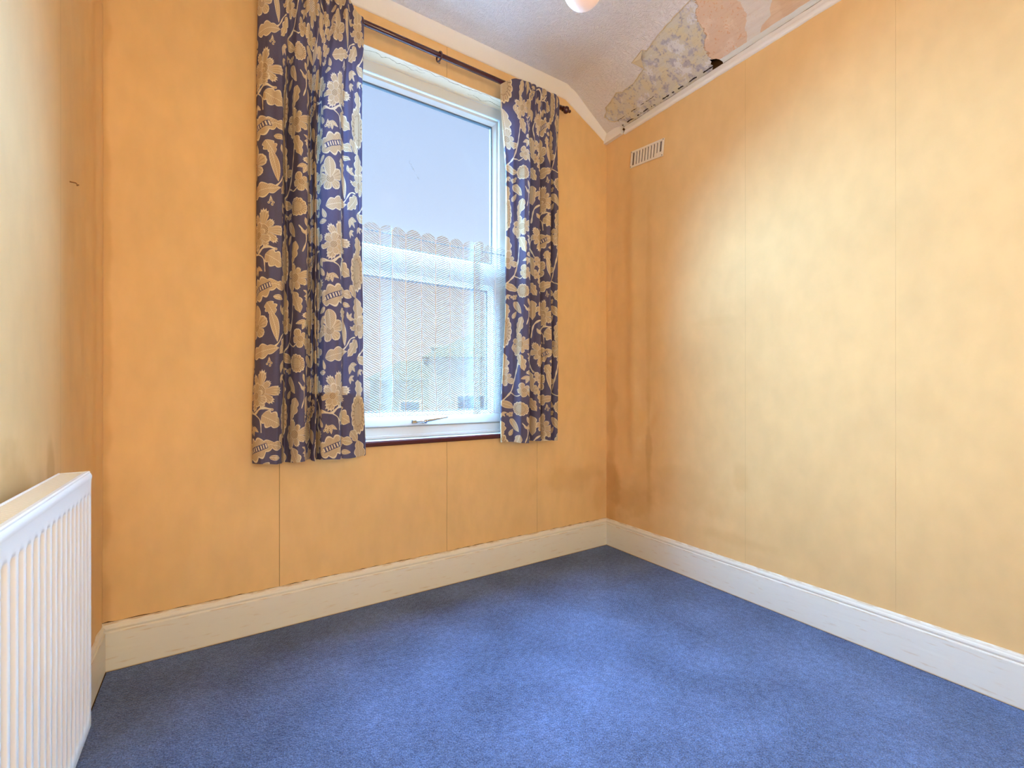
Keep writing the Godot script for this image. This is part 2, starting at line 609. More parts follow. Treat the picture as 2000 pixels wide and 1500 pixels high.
func f_leaf(cx: float, cy: float, L: float, wd: float, ang: float, lobes := 0.0, dots := false) -> void:
	L *= 1.18; wd *= 1.25
	var ca := cos(ang); var sa := sin(ang)
	var B := L * 0.5 + 4.0
	for y in range(int(cy - B), int(cy + B) + 1):
		for x in range(int(cx - B), int(cx + B) + 1):
			var dx := x - cx; var dy := y - cy
			var a := (dx * ca + dy * sa) / L + 0.5
			if a < 0.0 or a > 1.0: continue
			var b := -dx * sa + dy * ca
			b += sin(a * 3.0) * L * 0.03
			var hw := wd * 0.5 * pow(sin(PI * pow(a, 0.75)), 0.8)
			if lobes > 0.0:
				hw *= 0.72 + 0.34 * absf(sin(a * lobes * PI + (0.4 if b > 0.0 else 0.0)))
			if absf(b) > hw: continue
			var e := absf(b) / maxf(hw, 0.01)
			var c := F_TAN
			var vv := sin((a * L - absf(b) * 1.1) * 0.42)
			c = c.lerp(F_DARK, sm(0.6, 0.95, vv) * 0.5)
			if e > 0.84: c = F_LIGHT
			if absf(b) < 1.6: c = F_LIGHT
			if dots and absf(b) < wd * 0.12 and a > 0.15 and a < 0.8:
				c = F_LIGHT if sin(a * L * 0.33) > 0.1 and absf(b) < wd * 0.09 else F_BG
			fput(x, y, c)

func f_pod(cx: float, cy: float, rx: float, ry: float, ang: float) -> void:
	var ca := cos(ang); var sa := sin(ang)
	var B := maxf(rx, ry) * 1.1
	for y in range(int(cy - B), int(cy + B) + 1):
		for x in range(int(cx - B), int(cx + B) + 1):
			var dx := x - cx; var dy := y - cy
			var a := (dx * ca + dy * sa) / rx
			var b := (-dx * sa + dy * ca) / ry
			var th := atan2(b, a)
			var r := sqrt(a * a + b * b) / (0.90 + 0.10 * absf(sin(th * 7.0)))
			if r > 1.0: continue
			var c := F_TAN
			if r > 0.90: c = F_LIGHT
			elif r < 0.62:
				c = F_TAN.lerp(F_LIGHT, 0.35)
				var g := sin(dx * 0.5 + (1.57 if int(floorf(dy * 0.5 / PI)) % 2 == 0 else 0.0)) * sin(dy * 0.5)
				if absf(g) > 0.5: c = F_DARK
				if r > 0.58: c = F_DARK
			elif sin(th * 22.0) > 0.72: c = F_DARK
			fput(x, y, c)

func f_stem(pts: Array, wd: float) -> void:
	var cv := Curve2D.new()
	for i in pts.size():
		var p: Vector2 = pts[i]
		var a: Vector2 = pts[maxi(i - 1, 0)]
		var b: Vector2 = pts[mini(i + 1, pts.size() - 1)]
		var t := (b - a) * 0.18
		cv.add_point(p, -t, t)
	var L := cv.get_baked_length()
	var k := 0.0
	while k < L:
		var p := cv.sample_baked(k)
		var r := wd * 0.5 * (1.0 + 0.25 * sin(k * 0.09))
		for y in range(int(p.y - r), int(p.y + r) + 1):
			for x in range(int(p.x - r), int(p.x + r) + 1):
				var d := Vector2(x, y).distance_to(p)
				if d <= r:
					fput(x, y, F_LIGHT if d > r * 0.72 else F_TAN)
		k += 1.5

func f_berries(cx: float, cy: float) -> void:
	for q in [Vector2(0, 0), Vector2(16, 8), Vector2(-12, 14), Vector2(8, 24)]:
		f_stem([Vector2(cx, cy - 30), Vector2(cx + q.x, cy + q.y)], 3.0)
		for y in range(-8, 9):
			for x in range(-8, 9):
				var d := sqrt(x * x + y * y)
				if d < 7.5:
					fput(int(cx + q.x) + x, int(cy + q.y) + y, F_LIGHT if d > 4.5 else F_DARK)

func f_sprig(cx: float, cy: float, s: float, ang: float) -> void:
	for k in 3:
		var a := ang + (k - 1) * 0.9
		f_leaf(cx + cos(a) * s * 0.55, cy + sin(a) * s * 0.55, s, s * 0.42, a)

func fabric_tex() -> ImageTexture:
	FB = PackedByteArray()
	FB.resize(FN * FN * 3)
	var nb := noise(91, 0.4, 2)
	var k := 0
	for y in FN:
		for x in FN:
			var g := 1.0 + 0.06 * nb.get_noise_2d(x * 0.3, y * 3.0)
			FB[k] = int(F_BG.r * g * 255.0); FB[k + 1] = int(F_BG.g * g * 255.0); FB[k + 2] = int(F_BG.b * g * 255.0)
			k += 3
	# wandering stems first
	f_stem([Vector2(-10, 250), Vector2(60, 265), Vector2(120, 225), Vector2(190, 235)], 15)
	f_stem([Vector2(60, 265), Vector2(110, 300), Vector2(120, 380)], 7)
	f_stem([Vector2(120, 900), Vector2(200, 850), Vector2(250, 780), Vector2(300, 760)], 9)
	f_stem([Vector2(330, 900), Vector2(400, 820), Vector2(440, 700), Vector2(470, 560)], 12)
	f_stem([Vector2(400, 820), Vector2(470, 850), Vector2(520, 820)], 8)
	f_stem([Vector2(660, 500), Vector2(720, 420), Vector2(700, 300), Vector2(640, 190)], 9)
	f_stem([Vector2(690, 900), Vector2(750, 860), Vector2(770, 760)], 9)
	f_stem([Vector2(820, 330), Vector2(850, 220), Vector2(930, 180), Vector2(975, 240), Vector2(950, 330), Vector2(975, 400)], 15)
	f_stem([Vector2(860, 640), Vector2(900, 720), Vector2(880, 820), Vector2(930, 880), Vector2(960, 960)], 6)
	f_stem([Vector2(840, 450), Vector2(800, 540), Vector2(850, 640)], 12)
	f_stem([Vector2(300, 60), Vector2(350, 120), Vector2(330, 200)], 7)
	f_stem([Vector2(520, 60), Vector2(560, 130), Vector2(540, 230)], 7)
	# column one: peony, leaf, bells, dotted leaf, tulip, leaf with berries
	f_flower(105, 120, 138, 9, 0.4, 0.10)
	f_flower(70, 150, 88, 7, 0.1, 0.06)
	f_leaf(185, 305, 120, 92, 0.5, 3.0)
	f_sprig(50, 350, 52, 1.4)
	f_berries(28, 370)
	f_leaf(95, 492, 215, 120, -0.35, 4.0, true)
	f_leaf(160, 615, 80, 70, 1.0, 3.0)
	f_flower(48, 735, 98, 5, 1.2, 0.03)
	f_leaf(42, 660, 120, 70, 1.5)
	f_leaf(185, 730, 170, 42, 1.35)
	f_leaf(120, 892, 180, 76, -0.25, 3.0)
	f_berries(160, 955)
	f_leaf(230, 470, 70, 50, 0.3)
	f_sprig(240, 640, 48, -1.0)
	# column two: long pineapple pod, tall leafy flower, small vines
	f_pod(325, 285, 150, 66, 1.57)
	f_leaf(330, 110, 120, 60, 1.5, 3.0)
	f_leaf(285, 440, 90, 56, 0.9, 2.0)
	f_leaf(330, 590, 200, 78, 1.5, 4.0)
	f_flower(345, 690, 92, 7, 0.0, 0.09)
	f_leaf(270, 840, 130, 66, 2.2, 3.0)
	f_sprig(410, 450, 58, -0.6)
	f_sprig(250, 960, 58, 0.8)
	f_leaf(380, 930, 110, 50, 0.4)
	# column three (falls inside the folds)
	f_flower(490, 400, 105, 8, 0.7, 0.08)
	f_leaf(500, 560, 130, 60, 1.2, 3.0)
	f_leaf(470, 240, 140, 60, 1.9, 3.0)
	f_flower(530, 800, 70, 5, 0.2, 0.02)
	f_pod(500, 960, 70, 60, 0.5)
	f_sprig(560, 680, 56, 1.9)
	f_leaf(445, 80, 120, 50, 0.9)
	# column four: sunflower, rose, star flower, round pod
	f_flower(665, 625, 135, 13, 0.2, 0.06, 1)
	f_pod(640, 390, 70, 84, 0.15)
	f_leaf(730, 270, 150, 76, -0.5, 4.0, true)
	f_leaf(610, 215, 110, 60, 1.7)
	f_flower(690, 70, 78, 5, 0.9, 0.02)
	f_flower(650, 838, 82, 6, 0.5, 0.03)
	f_leaf(735, 920, 110, 56, 1.8)
	f_leaf(655, 950, 120, 50, 0.5)
	f_leaf(760, 430, 90, 44, 1.3)
	f_sprig(760, 130, 52, -1.1)
	f_sprig(590, 500, 44, 2.6)
	# column five: twisting branch, ragged flower, blossom vine
	f_flower(915, 470, 118, 8, 1.1, 0.12)
	f_leaf(940, 330, 90, 40, 1.9)
	f_sprig(905, 300, 50, -1.2)
	f_leaf(825, 90, 150, 90, 1.5, 3.0)
	f_flower(935, 90, 78, 6, 0.3, 0.08)
	f_flower(900, 690, 58, 5, 0.4, 0.02)
	f_flower(950, 770, 54, 5, 1.0, 0.02)
	f_flower(870, 800, 46, 5, 0.0, 0.02)
	f_flower(935, 880, 56, 5, 0.7, 0.02)
	f_leaf(815, 720, 150, 70, 1.4, 3.0)
	f_sprig(985, 660, 52, 0.5)
	f_leaf(830, 930, 120, 70, 0.9, 3.0)
	f_sprig(990, 250, 50, 1.2)
	# small filler sprigs and blossoms wherever the ground is still bare
	var r := RandomNumberGenerator.new()
	r.seed = 77
	var done := 0
	for attempt in 1600:
		if done > 70: break
		var c := Vector2(r.randi_range(0, FN - 1), r.randi_range(0, FN - 1))
		var clear := true
		for q in 20:
			var p := c + Vector2.from_angle(q * TAU / 10.0) * (20.0 if q < 10 else 36.0)
			var i2 := (posmod(int(p.y), FN) * FN + posmod(int(p.x), FN)) * 3
			if FB[i2] > 118:
				clear = false
				break
		if not clear: continue
		done += 1
		var t := r.randf()
		if t < 0.3:
			f_flower(c.x, c.y, 29.0, 5, r.randf() * TAU, 0.03)
		elif t < 0.7:
			f_sprig(c.x, c.y, 38.0, r.randf() * TAU)
		else:
			f_leaf(c.x, c.y, 62.0, 28.0, r.randf() * TAU)
	return image_of(FN, FN, FB)

# ------------------------------------------------------------------ room shell
func ceil_y(x: float) -> float:
	var a := CEIL
	var b := 2.634 - 0.586 * x
	var k := 0.03
	var h := clampf(0.5 + 0.5 * (b - a) / k, 0.0, 1.0)
	return lerpf(b, a, h) - k * h * (1.0 - h)

func ragged(poly: PackedVector2Array, ymin: float, amp: float, s: int) -> PackedVector2Array:
	# gives the bottom edge of a wallpaper drop an uneven cut
	var n := noise(s, 9.0, 3)
	var out := PackedVector2Array()
	for i in poly.size():
		var a := poly[i]
		var b := poly[(i + 1) % poly.size()]
		out.append(a)
		if absf(a.y - ymin) < 1e-4 and absf(b.y - ymin) < 1e-4:
			var c := maxi(int(absf(b.x - a.x) / 0.02), 1)
			for k in range(1, c):
				var p := a.lerp(b, float(k) / c)
				p.y += amp * maxf(0.0, n.get_noise_1d(p.x * 3.0) + 0.15)
				out.append(p)
	return out

func build_shell() -> void:
	# floor
	var st := begin()
	bx(st, Vector3(-W - 0.15, -0.20, -0.30), Vector3(0.15, -0.012, D + 0.15))
	var fl := finish(st, "floor", M["old_plaster"])
	structure(fl, "bare floor hidden below the fitted blue carpet", "floor")
	st = begin()
	UVO = Vector2(-W, 0); UVS = Vector2(3, 3)
	var ins := 0.0208
	prism(st, rect(-W + ins, ins, -ins, D), Vector3(0, -0.011, 0), Vector3.RIGHT, Vector3(0, 0, 1), Vector3.UP, 0.011, true)
	var ca := finish(st, "carpet", M["carpet"])
	tag(ca, "worn royal blue fitted carpet covering the whole floor", "carpet")

	# window wall: plaster core with the window opening
	st = begin()
	bx(st, Vector3(-W - 0.15, -0.1, -0.28), Vector3(WX0, 3.0, 0))
	bx(st, Vector3(WX1, -0.1, -0.28), Vector3(0.15, 3.0, 0))
	bx(st, Vector3(WX0, -0.1, -0.28), Vector3(WX1, WY0, 0))
	bx(st, Vector3(WX0, WY1, -0.28), Vector3(WX1, 3.0, 0))
	var wb := finish(st, "wall_back", M["old_plaster"])
	structure(wb, "ochre papered wall with the window, below the white coving", "wall")
	# reveal lining (cream painted plaster) round the opening
	st = begin()
	var lz := -0.12
	bx(st, Vector3(WX0, WY1 - 0.004, lz), Vector3(WX1, WY1 + 0.0, 0.0012), 0.001)
	bx(st, Vector3(WX0, WY0, lz), Vector3(WX0 + 0.004, WY1 - 0.004, 0.0012), 0.001)
	bx(st, Vector3(WX1 - 0.004, WY0, lz), Vector3(WX1, WY1 - 0.004, 0.0012), 0.001)
	finish(st, "reveal_lining", M["reveal_cream"], wb)
	# cracks in the plaster under the window head
	var cn := noise(811, 2.0, 4)
	for cr in [[-1.62, -1.24, -0.030], [-1.36, -0.78, -0.012], [-0.98, -0.72, -0.050]]:
		var upper := PackedVector2Array(); var lower := PackedVector2Array()
		for k in 61:
			var t := k / 60.0
			var x: float = lerpf(cr[0], cr[1], t)
			var z: float = cr[2] + 0.022 * cn.get_noise_2d(x * 6.0, cr[2] * 100.0)
			var hw := 0.0009 * sin(t * PI) * (0.5 + absf(cn.get_noise_1d(x * 30.0)) * 2.0) + 0.0002
			upper.append(Vector2(x, z + hw)); lower.append(Vector2(x, z - hw))
		lower.reverse()
		upper.append_array(lower)
		st = begin()
		prism(st, upper, Vector3(0, WY1 - 0.004, 0), Vector3.RIGHT, Vector3(0, 0, 1), Vector3.DOWN, 0.0003)
		finish(st, "plaster_crack", M["crack_tan"], wb)
	UVO = Vector2(-W, 0); UVS = Vector2(W, 2.9)
	var hole := rect(WX0 - 0.001, WY0, WX1 + 0.001, WY1)
	var seams := [-W + 0.0025, -1.904, -1.132, -0.558, 0.0006]
	for i in 4:
		var x0: float = seams[i] + (0.0008 if i > 0 else 0.0)
		var x1: float = seams[i + 1] - 0.0008
		var poly := PackedVector2Array([Vector2(x0, 0.1688), Vector2(x1, 0.1688)])
		# top follows the underside of the coving
		if x1 > -0.35:
			poly.append(Vector2(x1, coving_low(x1) + 0.012)); poly.append(Vector2(-0.345, 2.777))
		else:
			poly.append(Vector2(x1, 2.777))
		poly.append(Vector2(x0, 2.777))
		poly = ragged(poly, 0.1688, 0.004, 300 + i)
		if i == 2 or i == 1:
			poly = wavy_side(poly, -1.132, 0.0022, 5)
		st = begin()
		for part in Geometry2D.clip_polygons(poly, hole):
			prism(st, part, Vector3.ZERO, Vector3.RIGHT, Vector3.UP, Vector3(0, 0, 1), 0.0012)
		finish(st, "wallpaper_strip", M["paper_back"], wb)

	# right wall
	st = begin()
	bx(st, Vector3(0, -0.1, -0.0), Vector3(0.15, 3.0, D + 0.15))
	var wr := finish(st, "wall_right", M["old_plaster"])
	structure(wr, "pale ochre papered wall right of the window, damp stained near the corner", "wall")
	UVO = Vector2(0, 0); UVS = Vector2(D, 2.7)
	seams = [0.0004, 0.341, 0.928, 1.505, 2.08, 2.66, D]
	for i in 6:
		var gap := 0.0001 if i != 2 else 0.0003
		var poly := rect(seams[i] + (gap if i > 0 else 0.0), 0.166, seams[i + 1] - gap, 2.60)
		poly = ragged(poly, 0.166, 0.002, 320 + i)
		st = begin()
		if i < 2:
			# loose paper, rippling upright where it has come away by the corner
			var G := []; var U := []
			for r in 22:
				var y := lerpf(2.60, 0.166, r / 21.0)
				var row := []; var ur := []
				for c in 61:
					var z: float = lerpf(seams[i], seams[i + 1], c / 60.0)
					var k := sm(2.45, 1.9, y) * sm(0.3, 0.8, y)
					var b := k * (0.010 * exp(-pow((z - 0.235) / 0.045, 2.0)) + 0.006 * exp(-pow((z - 0.40) / 0.05, 2.0)) + 0.0012 * sin(z * 60.0 + y) * exp(-z * 3.0))
					row.append(Vector3(-0.0012 - b * sm(0.0, 0.02, z), y, z))
					ur.append(Vector2(z / D, 1.0 - y / 2.7))
				G.append(row); U.append(ur)
			sheet(st, G, U, Vector3.LEFT)
		else:
			prism(st, poly, Vector3.ZERO, Vector3(0, 0, 1), Vector3.UP, Vector3(-1, 0, 0), 0.0012)
		finish(st, "wallpaper_strip", M["paper_right"], wr)

	# left wall; its paper bulges gently in upright ripples near the corner
	st = begin()
	bx(st, Vector3(-W - 0.15, -0.1, 0), Vector3(-W, 3.0, D + 0.15))
	var wl := finish(st, "wall_left", M["old_plaster"])
	structure(wl, "pale papered wall behind the radiator, left of the window wall", "wall")
	seams = [0.003, 0.52, 1.10, 1.68, 2.26, D]
	for i in 5:
		st = begin()
		var G := []; var U := []
		for r in 24:
			var y := lerpf(0.166, 2.84, r / 23.0)
			var row := []; var ur := []
			var n := 40
			for c in n + 1:
				var z: float = lerpf(seams[i], seams[i + 1] - 0.0006, float(c) / n)
				var b := 0.0035 * sin(z * 46.0 + 0.6 * sin(y * 1.3)) * exp(-z * 4.0) + 0.0022 * sin(z * 13.0 + y * 0.7)
				row.append(Vector3(-W + 0.005 + b, y, z))
				ur.append(Vector2(z / D, 1.0 - y / 2.9))
			G.append(row); U.append(ur)
		sheet(st, G, U, Vector3.RIGHT)
		finish(st, "wallpaper_strip", M["paper_left"], wl)

	# wall behind the camera, with an added part-glazed door whose glowing pane gives warm fill
	st = begin()
	var dx0 := -2.33; var dx1 := -1.53
	bx(st, Vector3(-W - 0.15, -0.1, D), Vector3(dx0, 3.0, D + 0.15))
	bx(st, Vector3(dx1, -0.1, D), Vector3(0.15, 3.0, D + 0.15))
	bx(st, Vector3(dx0, 2.02, D), Vector3(dx1, 3.0, D + 0.15))
	var wf := finish(st, "wall_front", M["paper_back"])
	structure(wf, "papered wall behind the viewer, opposite the window", "wall")
	var dr := Node3D.new()
	dr.name = "door_1"
	add_child(dr, true)
	structure(dr, "added white part glazed door behind the viewer, its glowing pane a warm fill", "door")
	st = begin()
	bx(st, Vector3(dx0, 0.0, D + 0.03), Vector3(dx0 + 0.09, 2.02, D + 0.075), 0.003)
	bx(st, Vector3(dx1 - 0.09, 0.0, D + 0.03), Vector3(dx1, 2.02, D + 0.075), 0.003)
	bx(st, Vector3(dx0 + 0.089, 0.0, D + 0.03), Vector3(dx1 - 0.089, 0.72, D + 0.075), 0.003)
	bx(st, Vector3(dx0 + 0.089, 1.91, D + 0.03), Vector3(dx1 - 0.089, 2.02, D + 0.075), 0.003)
	finish(st, "leaf", M["door_white"], dr)
	st = begin()
	bx(st, Vector3(dx0 + 0.08, 0.71, D + 0.045), Vector3(dx1 - 0.08, 1.92, D + 0.053))
	finish(st, "added_glow_pane", M["frosted_glow"], dr)  # added glowing pane, out of view behind the camera
	st = begin()
	lathe(st, Vector3(dx1 - 0.045, 1.0, D + 0.031), Vector3(0, 0, -1), [Vector2(0, 0.025), Vector2(0.006, 0.024), Vector2(0.01, 0.01), Vector2(0.03, 0.01), Vector2(0.04, 0.024), Vector2(0.058, 0.022), Vector2(0.064, 0.0)], 18)
	finish(st, "door_knob", M["chrome"], dr)
	var al := AreaLight3D.new()  # added fill light in front of the door pane, warms the window wall
	al.name = "added_warm_fill"
	al.area_size = Vector2(dx1 - dx0 - 0.18, 1.19)
	al.position = Vector3((dx0 + dx1) / 2, 1.315, D + 0.028)
	al.light_color = Color(1.0, 0.86, 0.66)
	al.light_energy = 3.2
	al.shadow_enabled = true
	dr.add_child(al)

func wavy_side(poly: PackedVector2Array, x: float, amp: float, s: int) -> PackedVector2Array:
	var n := noise(s, 1.0, 3)
	var out := PackedVector2Array()
	for i in poly.size():
		var a := poly[i]
		var b := poly[(i + 1) % poly.size()]
		out.append(a)
		if absf(a.x - x) < 0.004 and absf(b.x - x) < 0.004 and absf(a.y - b.y) > 0.2:
			for k in range(1, 60):
				var p := a.lerp(b, k / 60.0)
				p.x += amp * n.get_noise_1d(p.y * 6.0)
				out.append(p)
	return out

# skirting profile: (distance from wall, height)
const SKIRT := [Vector2(0.018, 0.0), Vector2(0.018, 0.136), Vector2(0.0165, 0.1385), Vector2(0.0125, 0.1405), Vector2(0.0125, 0.1425), Vector2(0.0155, 0.1455), Vector2(0.0165, 0.150), Vector2(0.0150, 0.155), Vector2(0.0105, 0.1585), Vector2(0.0095, 0.162), Vector2(0.0070, 0.1655), Vector2(0.0, 0.168)]

func skirt_run(st: SurfaceTool, along_x: bool, wall: float, from: float, to: float, side: float) -> void:
	# side = +1 / -1: direction of the room from the wall; both ends mitred into corners
	var n := 60
	for k in SKIRT.size() - 1:
		var a: Vector2 = SKIRT[k]
		var b: Vector2 = SKIRT[k + 1]
		for i in n:
			var p := []
			for q in [[a, i], [b, i], [b, i + 1], [a, i + 1]]:
				var off: float = q[0].x
				var s := lerpf(from + off, to - off, float(q[1]) / n)
				p.append(Vector3(s, q[0].y, wall + side * off) if along_x else Vector3(wall + side * off, q[0].y, s))
			var nn := Vector3(0, b.x * -1.0 + a.x + 0.0001, 0) + (Vector3(0, 0, side) if along_x else Vector3(side, 0, 0)) * (b.y - a.y)
			var u := []
			for q in p:
				u.append(Vector2((q.x if along_x else q.z) * 1.0, 1.0 - q.y / 0.168))
			quad(st, p[0], p[1], p[2], p[3], nn, u[0], u[1], u[2], u[3])

func build_skirting() -> void:
	var st := begin()
	skirt_run(st, true, 0.0, -W, 0.0, 1.0)
	var o := finish(st, "baseboard_back", M["skirting"])
	structure(o, "scuffed white skirting board under the window", "skirting")
	st = begin()
	skirt_run(st, false, 0.0, 0.0, D, -1.0)
	o = finish(st, "baseboard_right", M["skirting"])
	structure(o, "white moulded skirting board along the right wall", "skirting")
	st = begin()
	skirt_run(st, false, -W, 0.0, D, 1.0)
	o = finish(st, "baseboard_left", M["skirting"])
	structure(o, "white skirting board along the left wall behind the radiator", "skirting")

# ------------------------------------------------------------------ coving
func coving_low(x: float) -> float:
	return 2.765 if x < -0.345 else 2.765 + (x + 0.345) * (2.592 - 2.765) / 0.345

func build_coving() -> void:
	# along the window wall, following the sloping soffit on the right
	var path := [Vector2(-W, 2.765), Vector2(-0.345, 2.765), Vector2(0.0, 2.592)]
	var prof := []
	for k in 9:
		var t := k / 8.0
		# gentle hollow from wall edge to ceiling edge
		prof.append(Vector2(0.010 + 0.045 * t, 0.004 + 0.062 * t + 0.007 * sin(t * PI)))
	prof.push_front(Vector2(0.0, 0.0))
	prof.push_front(Vector2(0.0, 0.0))
	prof[0] = Vector2(0.0, 0.0)
	prof[1] = Vector2(0.009, 0.0)
	prof.append(Vector2(0.055, 0.080))
	var normals := [Vector2(0, 1), Vector2(0, 1), Vector2(0, 1)]
	var n2 := Vector2(0.173, 0.345).normalized()
	normals[1] = (Vector2(0, 1) + n2).normalized() / ((Vector2(0, 1) + n2).normalized().dot(n2))
	normals[2] = Vector2(0, n2.length_squared() / n2.y)
	var jit := noise(401, 3.0, 3)
	var st := begin()
	var cols := []
	for s in 2:
		var m := 48 if s == 0 else 14
		for i in m + (1 if s == 1 else 0):
			var t := float(i) / m
			cols.append([path[s].lerp(path[s + 1], t), normals[s].lerp(normals[s + 1], t) if s == 1 or t > 0.9 else Vector2(0, 1)])
	# straight run keeps one normal, the mitre uses the bisector
	for k in cols.size():
		var pp: Vector2 = cols[k][0]
		if pp.x < -0.346:
			cols[k][1] = Vector2(0, 1)
	var G := []; var U := []
	for q in prof:
		var row := []; var ur := []
		for c in cols:
			var p: Vector2 = c[0] + c[1] * (q.y + 0.0016 * jit.get_noise_2d(c[0].x * 4.0, q.y * 40.0))
			row.append(Vector3(p.x, p.y, q.x))
			ur.append(Vector2(p.x, q.y))
		G.append(row); U.append(ur)
	sheet(st, G, U, Vector3(0, -1, 1))
	var o := finish(st, "trim_1", M["coving_white"])
	structure(o, "white coving band above the window, bending down with the sloping ceiling", "coving")

	# right wall: what is left of the narrow moulding, broken off near the corner
	st = begin()
	var j := noise(402, 2.0, 3)
	G = []; U = []
	for q in [Vector2(0.0, 2.581), Vector2(0.010, 2.582), Vector2(0.013, 2.590), Vector2(0.013, 2.603), Vector2(0.009, 2.607), Vector2(0.011, 2.622), Vector2(0.007, 2.628), Vector2(0.0, 2.630)]:
		var row := []; var ur := []
		for i in 121:
			var z := lerpf(0.165, D, i / 120.0)
			var e := 0.0022 * j.get_noise_2d(z * 5.0, q.y * 30.0) + (0.006 * (j.get_noise_1d(q.y * 80.0)) if i == 0 else 0.0)
			row.append(Vector3(-q.x, q.y + e, z + (0.02 * j.get_noise_1d(q.y * 100.0) if i == 0 else 0.0)))
			ur.append(Vector2(z, q.y))
		G.append(row); U.append(ur)
	sheet(st, G, U, Vector3(-1, 0, 0))
	o = finish(st, "trim_2", M["coving_white"])
	structure(o, "narrow cracked white moulding along the top of the right wall", "moulding")
	# short surviving stub of thick coving in the corner
	st = begin()
	prism(st, PackedVector2Array([Vector2(0.0, 2.588), Vector2(0.145, 2.590), Vector2(0.150, 2.612), Vector2(0.140, 2.622), Vector2(0.143, 2.634), Vector2(0.10, 2.645), Vector2(0.0, 2.662)]), Vector3(0.0, 0, 0), Vector3(0, 0, 1), Vector3.UP, Vector3(-1, 0, 0), 0.026)
	o = finish(st, "trim_3", M["coving_white"])
	structure(o, "broken stub of white coving in the corner by the peeling ceiling", "coving")

# ------------------------------------------------------------------ ceiling
const TORN := [[-0.043, 0.151], [-0.059, 0.115], [-0.074, 0.099], [-0.103, 0.092], [-0.125, 0.133], [-0.141, 0.14], [-0.145, 0.17], [-0.148, 0.181], [-0.17, 0.256], [-0.153, 0.285], [-0.158, 0.381], [-0.174, 0.439], [-0.182, 0.468], [-0.205, 0.463], [-0.237, 0.434], [-0.253, 0.519], [-0.237, 0.536], [-0.255, 0.604], [-0.268, 0.677], [-0.277, 0.738], [-0.284, 0.791], [-0.288, 0.833]]

func torn_line() -> PackedVector2Array:
	var n := noise(501, 20.0, 3)
	var pts := PackedVector2Array()
	var src := []
	for q in TORN:
		src.append(Vector2(q[0], q[1]))
	src.append_array([Vector2(-0.295, 0.95), Vector2(-0.27, 1.10), Vector2(-0.30, 1.25), Vector2(-0.20, 1.38), Vector2(-0.08, 1.42), Vector2(-0.0, 1.43)])
	for i in src.size() - 1:
		for k in 6:
			var p: Vector2 = src[i].lerp(src[i + 1], k / 6.0)
			var amp := 0.0035 if k > 0 else 0.0
			p += Vector2(n.get_noise_2d(p.x * 9.0, p.y * 9.0), n.get_noise_2d(p.y * 9.0 + 50.0, p.x * 9.0)) * amp
			pts.append(p)
	pts.append(src[-1])
	return pts

func on_ceiling(x: float, z: float, drop := 0.0) -> Vector3:
	var e := 0.002
	var g := (ceil_y(x + e) - ceil_y(x - e)) / (2.0 * e)
	var n := Vector3(g, -1, 0).normalized()
	return Vector3(x, ceil_y(x), z) + n * drop

func ceiling_patch(st: SurfaceTool, polys: Array, drop: float, uvo: Vector2, uvs: Vector2) -> void:
	# lays flat (x, z) polygons onto the bent ceiling, in narrow strips so that they follow the bend
	st.set_smooth_group(0)
	var xs := [-W - 0.01, -1.6, -0.9, -0.46]
	for k in 15:
		xs.append(-0.44 + k * 0.0145)
	xs.append_array([-0.2, -0.12, -0.05, 0.01])
	for i in xs.size() - 1:
		var strip := rect(xs[i], -0.1, xs[i + 1], D + 0.1)
		for poly in polys:
			for piece in Geometry2D.intersect_polygons(poly, strip):
				var idx := Geometry2D.triangulate_polygon(piece)
				for k in range(0, idx.size(), 3):
					var q := []; var u := []
					for m in 3:
						var v: Vector2 = piece[idx[k + m]]
						q.append(on_ceiling(v.x, v.y, drop))
						u.append(Vector2((v.x - uvo.x) / uvs.x, (v.y - uvo.y) / uvs.y))
					tri(st, q[0], q[1], q[2], Vector3(0, -1, 0), u[0], u[1], u[2])
	st.set_smooth_group(-1)

